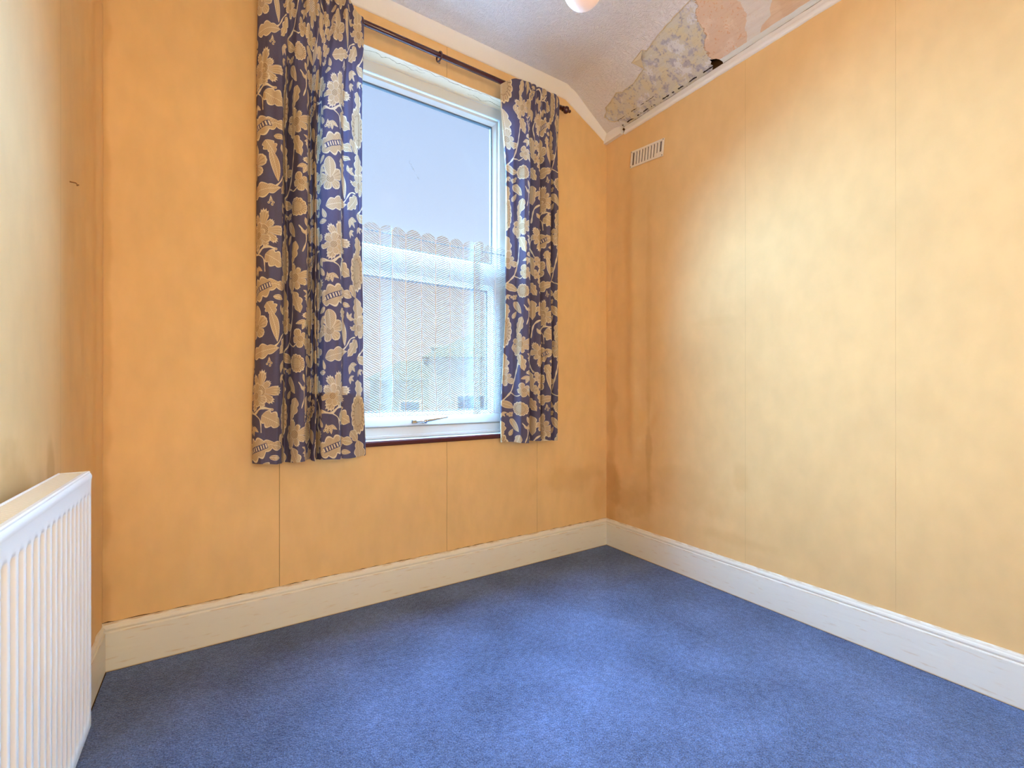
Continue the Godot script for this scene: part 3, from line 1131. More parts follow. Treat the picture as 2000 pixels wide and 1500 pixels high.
func build_ceiling() -> void:
	# structural slab: flat part plus sloping soffit, solid
	var st := begin()
	prism(st, PackedVector2Array([Vector2(-W - 0.15, 2.86), Vector2(-0.37, 2.86), Vector2(0.0, 2.68), Vector2(0.15, 2.62), Vector2(0.15, 3.0), Vector2(-W - 0.15, 3.0)]), Vector3(0, 0, -0.28), Vector3.RIGHT, Vector3.UP, Vector3(0, 0, 1), D + 0.43, true)
	var c := finish(st, "ceiling", M["dark_void"])
	structure(c, "grey textured ceiling sloping down to the right, its paper peeling off the slope", "ceiling")
	# bare plaster layer, with the hole through to the void
	var hole := PackedVector2Array([Vector2(-0.046, 0.768), Vector2(-0.040, 0.780), Vector2(-0.033, 0.797), Vector2(-0.022, 0.808), Vector2(-0.008, 0.815), Vector2(0.02, 0.81), Vector2(0.02, 0.757), Vector2(-0.004, 0.757), Vector2(-0.014, 0.770), Vector2(-0.026, 0.762), Vector2(-0.034, 0.772)])
	st = begin()
	ceiling_patch(st, Geometry2D.clip_polygons(rect(-0.38, -0.02, 0.01, 1.6), hole), 0.0, Vector2(-0.36, 0), Vector2(0.36, 1.6))
	finish(st, "bare_plaster", M["ceiling_plaster"], c)
	# embossed paper, torn away over the slope
	var t := torn_line()
	var gone := PackedVector2Array(t)
	gone.append(Vector2(0.05, 1.43)); gone.append(Vector2(0.05, 0.151))
	var paper := Geometry2D.clip_polygons(rect(-W - 0.005, -0.01, 0.005, D + 0.01), gone)
	st = begin()
	ceiling_patch(st, paper, 0.004, Vector2.ZERO, Vector2.ONE)
	finish(st, "ceiling_paper", M["ceiling_paper"], c)
	# the curled, pale torn edge of the paper
	st = begin()
	var n := noise(502, 8.0, 3)
	var G := [[], [], [], []]
	var U := [[], [], [], []]
	for i in t.size() - 1:
		var a := t[maxi(i - 1, 0)]; var b := t[mini(i + 1, t.size() - 1)]
		var d := (b - a).normalized()
		var nrm := Vector2(d.y, -d.x)   # away from the bare patch
		if nrm.x > 0.0 and absf(nrm.x) > 0.5: nrm = -nrm
		var w := 0.003 + 0.004 * maxf(0.0, n.get_noise_2d(t[i].x * 6.0, t[i].y * 6.0) + 0.1)
		var lift := 0.004 + 0.006 * maxf(0.0, n.get_noise_2d(t[i].y * 5.0, 7.0))
		var rows := [[0.0, 0.0005], [0.0, 0.0045], [w * 0.6, 0.0045 + lift], [w, 0.0046]]
		for r in 4:
			var p: Vector2 = t[i] + nrm * rows[r][0]
			G[r].append(on_ceiling(p.x, p.y, rows[r][1])); U[r].append(Vector2(i * 0.1, r))
	sheet(st, G, U, Vector3.DOWN)
	finish(st, "torn_paper_edge", M["torn_edge"], c)
	# loose flap of paper hanging at the notch
	st = begin()
	var fa := on_ceiling(-0.182, 0.468, 0.004); var fb := on_ceiling(-0.237, 0.434, 0.004); var fc := on_ceiling(-0.232, 0.50, 0.02)
	tri(st, fa, fb, fc, Vector3.DOWN)
	tri(st, fb, fc, on_ceiling(-0.253, 0.519, 0.006), Vector3.DOWN)
	finish(st, "loose_paper_flap", M["torn_edge"], c)

# ------------------------------------------------------------------ window
func ring(st: SurfaceTool, lo: Vector2, hi: Vector2, prof: Array) -> void:
	# rectangular frame; prof = [(inset from the outer edge, z)], mitred corners
	for k in prof.size() - 1:
		var a: Vector2 = prof[k]
		var b: Vector2 = prof[k + 1]
		var A := [Vector3(lo.x + a.x, lo.y + a.x, a.y), Vector3(hi.x - a.x, lo.y + a.x, a.y), Vector3(hi.x - a.x, hi.y - a.x, a.y), Vector3(lo.x + a.x, hi.y - a.x, a.y)]
		var B := [Vector3(lo.x + b.x, lo.y + b.x, b.y), Vector3(hi.x - b.x, lo.y + b.x, b.y), Vector3(hi.x - b.x, hi.y - b.x, b.y), Vector3(lo.x + b.x, hi.y - b.x, b.y)]
		var inn := [Vector3(0, 1, 0), Vector3(-1, 0, 0), Vector3(0, -1, 0), Vector3(1, 0, 0)]
		for i in 4:
			var j := (i + 1) % 4
			var nn: Vector3 = Vector3(0, 0, 1) * (b.x - a.x) + inn[i] * (a.y - b.y)
			quad(st, A[i], A[j], B[j], B[i], nn)

func build_window() -> void:
	var w := Node3D.new()
	w.name = "window_1"
	add_child(w, true)
	structure(w, "white plastic window, fixed light over an opening sash, with blue sky behind", "window")
	var x0 := WX0 + 0.004; var x1 := WX1 - 0.004
	var y0 := 0.757; var y1 := WY1 - 0.004
	# outer frame
	var st := begin()
	ring(st, Vector2(x0, y0), Vector2(x1, y1), [Vector2(0.0, -0.16), Vector2(0.0, FZ + 0.003), Vector2(0.003, FZ), Vector2(0.052, FZ), Vector2(0.055, FZ - 0.002), Vector2(0.058, FZ - 0.012), Vector2(0.062, FZ - 0.014), Vector2(0.062, -0.16)])
	# bottom bead of the outer frame, a low step above the sill
	bx(st, Vector3(x0 + 0.001, y0 - 0.0, FZ - 0.02), Vector3(x1 - 0.001, y0 + 0.016, FZ + 0.006), 0.003)
	finish(st, "frame", M["upvc"], w)
	# transom
	st = begin()
	bx(st, Vector3(x0 + 0.055, 1.628, -0.16), Vector3(x1 - 0.055, 1.694, FZ - 0.001), 0.003)
	finish(st, "transom", M["upvc"], w)
	# glazing beads of the fixed light
	var glo := Vector2(x0 + 0.062, 1.694); var ghi := Vector2(x1 - 0.062, y1 - 0.062)
	st = begin()
	ring(st, glo, ghi, [Vector2(0.0, FZ - 0.008), Vector2(0.012, FZ - 0.010), Vector2(0.026, FZ - 0.030), Vector2(0.029, FZ - 0.032)])
	finish(st, "glazing_bead", M["upvc"], w)
	st = begin()
	ring(st, glo + Vector2.ONE * 0.028, ghi - Vector2.ONE * 0.028, [Vector2(0.0, FZ - 0.031), Vector2(0.004, FZ - 0.0315), Vector2(0.006, FZ - 0.036), Vector2(0.006, FZ - 0.05)])
	finish(st, "gasket", M["gasket"], w)
	st = begin()
	bx(st, Vector3(glo.x + 0.02, glo.y + 0.02, FZ - 0.044), Vector3(ghi.x - 0.02, ghi.y - 0.02, FZ - 0.040))
	finish(st, "pane", M["glass"], w)
	# opening sash
	var slo := Vector2(x0 + 0.058, y0 + 0.060); var shi := Vector2(x1 - 0.058, 1.632)
	var sash := Node3D.new()
	sash.name = "opening_sash"
	w.add_child(sash, true)
	st = begin()
	ring(st, slo, shi, [Vector2(0.0, FZ - 0.02), Vector2(0.0, FZ + 0.009), Vector2(0.003, FZ + 0.012), Vector2(0.046, FZ + 0.012), Vector2(0.049, FZ + 0.010), Vector2(0.054, FZ - 0.004), Vector2(0.058, FZ - 0.006), Vector2(0.068, FZ - 0.02), Vector2(0.070, FZ - 0.022)])
	finish(st, "sash_frame", M["upvc"], sash)
	st = begin()
	ring(st, slo + Vector2.ONE * 0.069, shi - Vector2.ONE * 0.069, [Vector2(0.0, FZ - 0.021), Vector2(0.004, FZ - 0.022), Vector2(0.006, FZ - 0.027), Vector2(0.006, FZ - 0.04)])
	finish(st, "gasket", M["gasket"], sash)
	st = begin()
	ring(st, slo - Vector2.ONE * 0.0025, shi + Vector2.ONE * 0.0025, [Vector2(0.0, FZ + 0.006), Vector2(0.0026, FZ + 0.006)])
	finish(st, "weather_seal", M["gasket_pale"], sash)
	st = begin()
	bx(st, Vector3(slo.x + 0.06, slo.y + 0.06, FZ - 0.034), Vector3(shi.x - 0.06, shi.y - 0.06, FZ - 0.030))
	finish(st, "pane", M["glass"], sash)
	# chrome espagnolette handle on the bottom rail
	st = begin()
	var hz := FZ + 0.012
	bx(st, Vector3(-1.296, 0.826, hz), Vector3(-1.262, 0.848, hz + 0.014), 0.004)
	tube(st, [Vector3(-1.268, 0.837, hz + 0.012), Vector3(-1.245, 0.838, hz + 0.026), Vector3(-1.222, 0.841, hz + 0.034)], 0.0075, 12)
	lathe(st, Vector3(-1.232, 0.838, hz), Vector3(0, 0, 1), [Vector2(0.0, 0.015), Vector2(0.02, 0.0145), Vector2(0.034, 0.013), Vector2(0.040, 0.009), Vector2(0.042, 0.0)], 20)
	var lever := []
	var radii := []
	for k in 15:
		var t := k / 14.0
		lever.append(Vector3(-1.228 + 0.122 * t, 0.841 + 0.015 * t, hz + 0.034 - 0.007 * t + 0.004 * sin(t * PI)))
		radii.append(lerpf(0.0105, 0.0042, pow(t, 0.45)) if t < 0.9 else 0.0054)
	tube(st, lever, 0.005, 14, false, radii)
	var hd := finish(st, "handle", M["chrome"], sash)
	hd.set_meta("label", "chrome window handle")
	# sill: white board with a dark maroon rounded nosing
	st = begin()
	bx(st, Vector3(WX0 + 0.0042, 0.735, -0.13), Vector3(WX1 - 0.0042, 0.757, 0.0), 0.001)
	finish(st, "sill_board", M["upvc"], w)
	st = begin()
	bx(st, Vector3(WX0 - 0.05, 0.733, 0.0005), Vector3(WX1 + 0.05, 0.7575, 0.021), 0.006)
	finish(st, "sill_nosing", M["maroon"], w)
	# dried smear on the upper pane
	st = begin()
	var sr := RandomNumberGenerator.new()
	sr.seed = 12
	for k in 16:
		var t := k / 15.0
		if t > 0.55 and t < 0.8: continue
		var c := Vector2(-1.288, 2.188).lerp(Vector2(-1.236, 2.106), t) + Vector2(sr.randf_range(-0.004, 0.004), sr.randf_range(-0.003, 0.003))
		var d := Vector2(0.5, -0.85).rotated(sr.randf_range(-0.4, 0.4)) * sr.randf_range(0.003, 0.008)
		var e := Vector2(d.y, -d.x).normalized() * sr.randf_range(0.0006, 0.0016)
		prism(st, PackedVector2Array([c - d, c + e, c + d, c - e * 0.6]), Vector3(0, 0, FZ - 0.040), Vector3.RIGHT, Vector3.UP, Vector3(0, 0, 1), 0.0004)
	finish(st, "smear", M["smear"], w)

# ------------------------------------------------------------------ outside
func house(label: String, at: Vector3, wdt: float, dep: float, eave: float, ridge: float, hip: float, wall: String, chimney_x: float, turn: float) -> void:
	var h := thing("house", label, "house", at)
	h.rotation_degrees.y = turn
	var st := begin()
	bx(st, Vector3(-wdt / 2, 0, -dep), Vector3(wdt / 2, eave, 0))
	finish(st, "wall", M[wall], h)
	st = begin()
	var o := 0.25
	var a := Vector3(-wdt / 2 - o, eave, o); var b := Vector3(wdt / 2 + o, eave, o)
	var c := Vector3(wdt / 2 + o, eave, -dep - o); var d := Vector3(-wdt / 2 - o, eave, -dep - o)
	var r0 := Vector3(-wdt / 2 + hip, ridge, -dep / 2); var r1 := Vector3(wdt / 2 - hip, ridge, -dep / 2)
	quad(st, a, b, r1, r0, Vector3(0, 1, 1)); quad(st, c, d, r0, r1, Vector3(0, 1, -1))
	tri(st, a, d, r0, Vector3(-1, 0.5, 0)); tri(st, b, c, r1, Vector3(1, 0.5, 0))
	quad(st, a, b, c, d, Vector3(0, -1, 0))
	finish(st, "roof", M["slate"], h)
	st = begin()
	bx(st, Vector3(chimney_x - 0.35, eave, -dep / 2 - 0.3), Vector3(chimney_x + 0.35, ridge + 0.9, -dep / 2 + 0.3), 0.03)
	bx(st, Vector3(chimney_x - 0.42, ridge + 0.7, -dep / 2 - 0.36), Vector3(chimney_x + 0.42, ridge + 0.82, -dep / 2 + 0.36), 0.02)
	finish(st, "chimney", M["brick_pale"], h)
	var n := int(wdt / 2.4)
	for fl in 2:
		for i in n:
			var x := -wdt / 2 + (i + 0.5) * wdt / n
			var y := eave * (0.16 if fl == 0 else 0.60)
			st = begin()
			bx(st, Vector3(x - 0.55, y, -0.02), Vector3(x + 0.55, y + 1.35, 0.05), 0.02)
			var win := finish(st, "window", M["render_pale"], h)
			st = begin()
			bx(st, Vector3(x - 0.47, y + 0.08, 0.045), Vector3(x + 0.47, y + 1.27, 0.055))
			finish(st, "pane", M["ext_glass"], win)

func build_outside() -> void:
	var st := begin()
	bx(st, Vector3(-60, -4.7, -80), Vector3(60, -4.5, -0.6))
	var g := finish(st, "ground", M["street"])
	structure(g, "pale street surface outside, below the window", "ground")
	house("larger pale house with a steep slate roof, right of the pair beyond the net curtain", Vector3(8.35, -4.5, -11.27), 9.0, 6.0, 6.65, 8.15, 2.3, "render_pale", 2.0, -23.5)
	house("smaller house with a low roof, left of the pair beyond the net curtain", Vector3(6.3, -4.5, -20.5), 4.0, 4.0, 6.0, 7.1, 1.3, "brick_pale", 1.4, -24.0)

# ------------------------------------------------------------------ curtains
func smooth_path(src: Array, rounds := 3) -> Array:
	var p := src
	for k in rounds:
		var q := [p[0]]
		for i in p.size() - 1:
			q.append(p[i].lerp(p[i + 1], 0.25)); q.append(p[i].lerp(p[i + 1], 0.75))
		q.append(p[-1])
		p = q
	return p

func resample(p: Array, n: int) -> Array:
	var L := [0.0]
	for i in p.size() - 1:
		L.append(L[-1] + p[i].distance_to(p[i + 1]))
	var out := []
	var j := 0
	for k in n + 1:
		var s: float = L[-1] * k / n
		while j < p.size() - 2 and L[j + 1] < s:
			j += 1
		out.append(p[j].lerp(p[j + 1], clampf((s - L[j]) / maxf(L[j + 1] - L[j], 1e-6), 0.0, 1.0)))
	out.append(L[-1])
	return out

func curtain(called: String, label: String, mid: Array, top: Array, ytop: Callable, ybot: float, lean: Callable, u0: float, v0: float) -> Node3D:
	var N := 260
	var R := 90
	var a := resample(smooth_path(mid, 2), N)
	var width: float = a.pop_back()
	var b := resample(smooth_path(top, 2), N)
	b.pop_back()
	var o := thing(called, label, "curtain", Vector3.ZERO, "")
	var wob := noise(601, 1.2, 2)
	var G := []; var U := []
	for r in R + 1:
		var row := []; var ur := []
		for c in N + 1:
			var s := float(c) / N
			var yt: float = ytop.call(s)
			var t := float(r) / R
			t = t * (0.35 + 0.65 * t) if t < 1.0 else 1.0
			var y := lerpf(yt, ybot + 0.004 * sin(s * 19.0), t)
			var k := sm(0.0, 0.55, 2.66 - y)
			var p: Vector2 = b[c].lerp(a[c], k)
			p += lean.call(s, y)
			# the folds wander a little on their way down
			p.x += 0.006 * wob.get_noise_2d(s * 9.0, y * 0.9) * k
			p.y += 0.010 * wob.get_noise_2d(s * 12.0 + 40.0, y * 0.8) * k
			p.y = maxf(p.y, 0.03)
			row.append(Vector3(p.x, y, p.y))
			ur.append(Vector2(u0 + s * width / 0.64, v0 + (2.70 - y) / 0.64))
		G.append(row); U.append(ur)
	var st := begin()
	sheet(st, G, U, Vector3(0, 0, 1))
	finish(st, "drape", M["fabric"], o)
	# turned hem and heading tape: narrow doubled bands just behind the cloth
	for band in [[0, 12, "heading_tape"], [R - 8, R, "hem"]]:
		st = begin()
		var H := []; var V := []
		for r in range(band[0], band[1] + 1):
			var row := []; var ur := []
			for c in N + 1:
				var p: Vector3 = G[r][c]
				var q: Vector3 = G[r][mini(c + 1, N)] - G[r][maxi(c - 1, 0)]
				var nn := Vector3(q.z, 0, -q.x).normalized()
				row.append(p + nn * 0.002)
				ur.append(U[r][c] + Vector2(0.37, 0.21))
			H.append(row); V.append(ur)
		sheet(st, H, V, Vector3(0, 0, -1))
		finish(st, band[2], M["fabric"], o)
	return o

func pleats(x0: float, x1: float, n: int, z: float, amp: float, s: int) -> Array:
	var r := RandomNumberGenerator.new()
	r.seed = s
	var out := []
	for i in n * 2 + 1:
		var t := float(i) / (n * 2)
		out.append(Vector2(lerpf(x0, x1, t) + r.randf_range(-0.004, 0.004), z + (amp if i % 2 == 1 else -amp) * r.randf_range(0.6, 1.2)))
	return out

func build_curtains() -> void:
	# pole
	var p := thing("curtain_pole", "dark mahogany wooden curtain pole with a ball finial above the window", "curtain pole", Vector3(-2.03, 2.642, 0.08))
	var st := begin()
	tube(st, [Vector3(0, 0, 0), Vector3(0.8, 0, 0), Vector3(1.60, 0, 0)], 0.0125, 20)
	finish(st, "pole", M["pole_wood"], p)
	for e in [[1.60, 1.0], [0.0, -1.0]]:
		st = begin()
		lathe(st, Vector3(e[0], 0, 0), Vector3(e[1], 0, 0), [Vector2(0, 0.0), Vector2(0.0, 0.0145), Vector2(0.006, 0.0145), Vector2(0.008, 0.010), Vector2(0.013, 0.016), Vector2(0.022, 0.0205), Vector2(0.031, 0.020), Vector2(0.040, 0.013), Vector2(0.044, 0.0065), Vector2(0.047, 0.0085), Vector2(0.052, 0.0095), Vector2(0.057, 0.0075), Vector2(0.060, 0.0)], 22)
		finish(st, "finial", M["pole_wood"], p)
	for x in [0.07, 1.535]:
		st = begin()
		lathe(st, Vector3(x, -0.004, -0.0788), Vector3(0, 0, 1), [Vector2(0, 0.0), Vector2(0.0, 0.024), Vector2(0.008, 0.023), Vector2(0.012, 0.011), Vector2(0.05, 0.010), Vector2(0.062, 0.014), Vector2(0.066, 0.012)], 18)
		finish(st, "bracket", M["pole_wood"], p)
	# rings
	var rings := [
		[-1.210, "dark wooden curtain ring alone in the middle of the pole", ""],
		[-1.588, "dark curtain ring at the inner top edge of the left curtain", ""],
		[-0.792, "dark curtain ring at the inner top edge of the right curtain", ""],
	]
	for q in rings:
		st = begin()
		var pts := []
		for i in 24:
			var a := TAU * i / 24.0
			pts.append(Vector3(0.004 * sin(a), cos(a) * 0.0215, sin(a) * 0.0215))
		tube(st, pts, 0.0042, 10, true)
		var rg := thing("curtain_ring", q[1], "curtain ring", Vector3(q[0], 2.6345, 0.08))
		finish(st, "ring", M["pole_wood"], rg)
		st = begin()
		var eye := []
		for i in 14:
			var a := TAU * i / 14.0
			eye.append(Vector3(cos(a) * 0.0042, -0.030 + sin(a) * 0.0042, 0))
		tube(st, eye, 0.0011, 6, true)
		finish(st, "screw_eye", M["dark_metal"], rg)

	# left curtain
	var mid := [Vector2(-1.992, 0.030), Vector2(-1.988, 0.080), Vector2(-1.962, 0.110), Vector2(-1.918, 0.124), Vector2(-1.905, 0.115), Vector2(-1.885, 0.038), Vector2(-1.878, 0.034), Vector2(-1.868, 0.070), Vector2(-1.855, 0.116), Vector2(-1.824, 0.130), Vector2(-1.815, 0.118), Vector2(-1.790, 0.036), Vector2(-1.784, 0.034), Vector2(-1.779, 0.090), Vector2(-1.774, 0.098), Vector2(-1.764, 0.050), Vector2(-1.760, 0.032), Vector2(-1.757, 0.080), Vector2(-1.745, 0.122), Vector2(-1.70, 0.140), Vector2(-1.684, 0.134), Vector2(-1.672, 0.096), Vector2(-1.660, 0.086), Vector2(-1.640, 0.098), Vector2(-1.605, 0.062), Vector2(-1.585, 0.042), Vector2(-1.572, 0.062), Vector2(-1.570, 0.032)]
	var top := [Vector2(-1.990, 0.098), Vector2(-1.978, 0.112), Vector2(-1.93, 0.118)]
	top.append_array(pleats(-1.905, -1.64, 7, 0.119, 0.021, 3))
	top.append_array([Vector2(-1.625, 0.112), Vector2(-1.60, 0.106), Vector2(-1.585, 0.102), Vector2(-1.578, 0.098)])
	curtain("curtain", "navy floral curtain on the left of the window, tan flowers and leaves", mid, top,
		func(s: float) -> float: return 2.705 + 0.006 * sin(s * 60.0) - 0.062 * sm(0.86, 0.97, s),
		0.702, func(s: float, y: float) -> Vector2: return Vector2(-0.012 * sm(1.4, 0.7, y) * (1.0 - s) + 0.016 * sm(0.85, 1.0, s) * sm(1.2, 0.7, y), 0.0), 0.0, 0.45)
	# right curtain
	mid = [Vector2(-0.795, 0.034), Vector2(-0.805, 0.052), Vector2(-0.770, 0.056), Vector2(-0.752, 0.060), Vector2(-0.744, 0.112), Vector2(-0.716, 0.136), Vector2(-0.690, 0.126), Vector2(-0.687, 0.070), Vector2(-0.684, 0.034), Vector2(-0.672, 0.036), Vector2(-0.660, 0.090), Vector2(-0.632, 0.120), Vector2(-0.613, 0.112), Vector2(-0.609, 0.070), Vector2(-0.606, 0.034), Vector2(-0.594, 0.036), Vector2(-0.578, 0.110), Vector2(-0.545, 0.126), Vector2(-0.535, 0.080), Vector2(-0.530, 0.036), Vector2(-0.520, 0.040), Vector2(-0.508, 0.100), Vector2(-0.485, 0.108), Vector2(-0.474, 0.080), Vector2(-0.470, 0.035)]
	top = [Vector2(-0.800, 0.098), Vector2(-0.790, 0.104), Vector2(-0.765, 0.116)]
	top.append_array(pleats(-0.745, -0.50, 7, 0.118, 0.019, 9))
	top.append_array([Vector2(-0.485, 0.112), Vector2(-0.475, 0.105), Vector2(-0.468, 0.098)])
	curtain("curtain", "narrower navy floral curtain on the right of the window, beside the right wall", mid, top,
		func(s: float) -> float: return 2.672 + 0.006 * sin(s * 55.0 + 1.0) - 0.085 * sm(0.085, 0.0, s) - 0.02 * sm(0.93, 1.0, s),
		0.712, func(s: float, y: float) -> Vector2: return Vector2(-0.085 * sm(0.11, 0.0, s) * sm(2.15, 2.60, y) - 0.028 * sm(0.3, 0.0, s) * sm(1.6, 0.75, y), 0.03 * sm(0.10, 0.0, s) * sm(2.2, 2.6, y)), 0.30, 0.12)

# ------------------------------------------------------------------ net curtain
func build_net() -> void:
	var o := thing("net_curtain", "white net half curtain with a leaf stripe weave and scalloped top", "net curtain")
	var path := [Vector2(-1.705, -0.045), Vector2(-1.62, -0.040), Vector2(-1.52, -0.044), Vector2(-1.47, -0.038), Vector2(-1.435, -0.050), Vector2(-1.405, -0.030), Vector2(-1.425, -0.022), Vector2(-1.385, -0.030), Vector2(-1.365, -0.050), Vector2(-1.28, -0.036), Vector2(-1.225, -0.046), Vector2(-1.12, -0.036), Vector2(-1.02, -0.046), Vector2(-0.96, -0.038), Vector2(-0.905, -0.026), Vector2(-0.965, -0.020), Vector2(-0.975, -0.014), Vector2(-0.905, -0.012), Vector2(-0.895, -0.04), Vector2(-0.85, -0.046), Vector2(-0.79, -0.042), Vector2(-0.735, -0.046)]
	var N := 240
	var a := resample(smooth_path(path, 3), N)
	var L: float = a.pop_back()
	var R := 26
	var G := []; var U := []
	var wob := noise(701, 1.5, 2)
	for r in R + 1:
		var row := []; var ur := []
		for c in N + 1:
			var u: float = L * c / N / 0.16
			var s := fposmod(u * 2.0, 1.0)
			var lobe := 0.030 * pow(sin(PI * s), 0.6)
			var yt := 1.772 + lobe
			var y := 0.0
			if r <= 4:
				y = lerpf(yt, 1.768, r / 4.0)
			else:
				y = lerpf(1.768, 0.868, (r - 4) / float(R - 4))
			var p: Vector2 = a[c]
			var k := sm(1.75, 1.0, y)
			row.append(Vector3(p.x + 0.010 * wob.get_noise_2d(p.x * 4.0, y * 1.2) * k, y, minf(p.y + 0.008 * wob.get_noise_2d(p.x * 5.0, y + 9.0) * k, -0.008)))
			ur.append(Vector2(u, (1.772 - y) / 0.16))
		G.append(row); U.append(ur)
	var st := begin()
	sheet(st, G, U, Vector3(0, 0, 1))
	finish(st, "net", M["net"], o)
	# stitched bottom hem
	st = begin()
	var H := []; var V := []
	for r in [R - 1, R]:
		var row := []; var ur := []
		for c in N + 1:
			var q: Vector3 = G[r][c]
			row.append(Vector3(q.x, 0.868 + (0.004 if r == R - 1 else 0.0), q.z + 0.001))
			ur.append(Vector2(0.003, c * 0.01))
		H.append(row); V.append(ur)
	sheet(st, H, V, Vector3(0, 0, 1))
	finish(st, "hem", M["net"], o)
	var rod := thing("net_wire", "thin grey net curtain wire threaded through the scalloped heading", "curtain wire", Vector3(-1.715, 1.771, -0.056))
	st = begin()
	var pts := []
	for i in 21:
		var t := i / 20.0
		pts.append(Vector3(0.987 * t, -0.006 * t + -0.004 * sin(t * PI), 0.0))
	tube(st, pts, 0.0028, 8)
	finish(st, "wire", M["gasket"], rod)
	for x in [0.0, 0.987]:
		st = begin()
		tube(st, [Vector3(x, 0.004 - 0.006 * x, -0.025), Vector3(x, 0.004 - 0.006 * x, -0.006), Vector3(x, -0.004, 0.004), Vector3(x, -0.010, -0.002)], 0.0016, 8)
		finish(st, "hook", M["chrome"], rod)

# ------------------------------------------------------------------ radiator
func build_radiator() -> void:
	var z0 := 0.707; var z1 := 1.707
	var xf := -2.377; var xb := -2.434
	var o := thing("radiator", "white ribbed panel radiator with a slatted top on the left wall", "radiator", Vector3(-2.4055, 0.0, (z0 + z1) / 2))
	var off := -o.position
	# pressed front panel
	var st := begin()
	var zs := []
	var pitch := 0.0333
	var z := z0 + 0.012
	zs.append(z0)
	while z + pitch < z1 - 0.005:
		for q in [0.0, 0.14, 0.19, 0.25, 0.32, 0.42, 0.58, 0.68, 0.75, 0.81, 0.86]:
			zs.append(z + pitch * q)
		z += pitch
	zs.append(z); zs.append(z1)
	var zl := z
	var ys := [0.201, 0.206, 0.222, 0.228, 0.234, 0.240, 0.246, 0.255, 0.27, 0.40, 0.55, 0.70, 0.735, 0.745, 0.751, 0.757, 0.763, 0.770, 0.788, 0.790, 0.793, 0.797, 0.802, 0.806]
	var G := []; var U := []
	for y in ys:
		var row := []; var ur := []
		for q in zs:
			var x := xf
			var ph: float = (q - z0 - 0.012) / pitch
			if q > z0 + 0.005 and q < zl + 0.001:
				var f: float = (ph - floorf(ph + 1e-4)) * pitch
				# signed distance to the rounded channel
				var cx := absf(f - pitch * 0.5) - (pitch * 0.305 - 0.008)
				var cy := absf(y - 0.495) - (0.262 - 0.008)
				var sd := Vector2(maxf(cx, 0), maxf(cy, 0)).length() + minf(maxf(cx, cy), 0.0) - 0.008
				x -= 0.0075 * sm(0.0015, -0.0045, sd)
			if y > 0.786:
				x += 0.0016 * sin((y - 0.786) / 0.020 * PI)
				if y > 0.8: x -= (y - 0.8) * 0.6
			if y < 0.206: x -= 0.004
			row.append(Vector3(x, y, q) + off)
			ur.append(Vector2(q, y))
		G.append(row); U.append(ur)
	G.reverse()
	sheet(st, G, U, Vector3.RIGHT)
	finish(st, "front_panel", M["rad_white"], o)
	# rear panel
	st = begin()
	bx(st, Vector3(xb, 0.201, z0 + 0.003) + off, Vector3(xb + 0.008, 0.802, z1) + off, 0.003)
	finish(st, "rear_panel", M["rad_white"], o)
	# convector fins between the panels, seen down through the grille
	st = begin()
	for k in 60:
		var zz := z0 + 0.02 + k * 0.016
		bx(st, Vector3(xb + 0.010, 0.24, zz) + off, Vector3(xf - 0.012, 0.77, zz + 0.0012) + off)
	var fins := finish(st, "convector_fins", M["rad_white"], o)
	fins.set_meta("kind", "stuff")
	# side covers
	for zz in [z0 - 0.0015, z1]:
		st = begin()
		bx(st, Vector3(xb - 0.001, 0.205, zz) + off, Vector3(xf - 0.004, 0.806, zz + 0.0015) + off, 0.0006)
		finish(st, "side_cover", M["rad_white"], o)
	# top grille: rim and slats
	st = begin()
	bx(st, Vector3(xb - 0.001, 0.798, z0) + off, Vector3(xb + 0.005, 0.8085, z1) + off, 0.002)
	bx(st, Vector3(xf - 0.012, 0.798, z0) + off, Vector3(xf - 0.0015, 0.8085, z1) + off, 0.002)
	bx(st, Vector3(xb, 0.799, z0) + off, Vector3(xf - 0.002, 0.808, z0 + 0.005) + off, 0.001)
	bx(st, Vector3(xb, 0.799, z1 - 0.005) + off, Vector3(xf - 0.002, 0.808, z1) + off, 0.001)
	finish(st, "grille_rim", M["rad_white"], o)
	st = begin()
	var s := z0 + 0.009
	while s < z1 - 0.008:
		bx(st, Vector3(xb + 0.004, 0.8015, s) + off, Vector3(xf - 0.011, 0.8065, s + 0.0058) + off, 0.001)
		s += 0.0088
	var gr := finish(st, "grille_slats", M["rad_grille"], o)
	gr.set_meta("kind", "stuff")
	# wall brackets and pipe tail (mostly hidden behind)
	for zz in [z0 + 0.15, z1 - 0.15]:
		st = begin()
		bx(st, Vector3(-W + 0.008, 0.30, zz) + off, Vector3(xb + 0.001, 0.74, zz + 0.03) + off, 0.002)
		finish(st, "wall_bracket", M["rad_white"], o)
	st = begin()
	tube(st, [Vector3(-2.405, 0.0, z1 + 0.03) + off, Vector3(-2.405, 0.20, z1 + 0.03) + off, Vector3(-2.405, 0.225, z1 + 0.02) + off, Vector3(-2.405, 0.23, z1 - 0.005) + off], 0.0075, 12)
	finish(st, "pipe", M["chrome"], o)

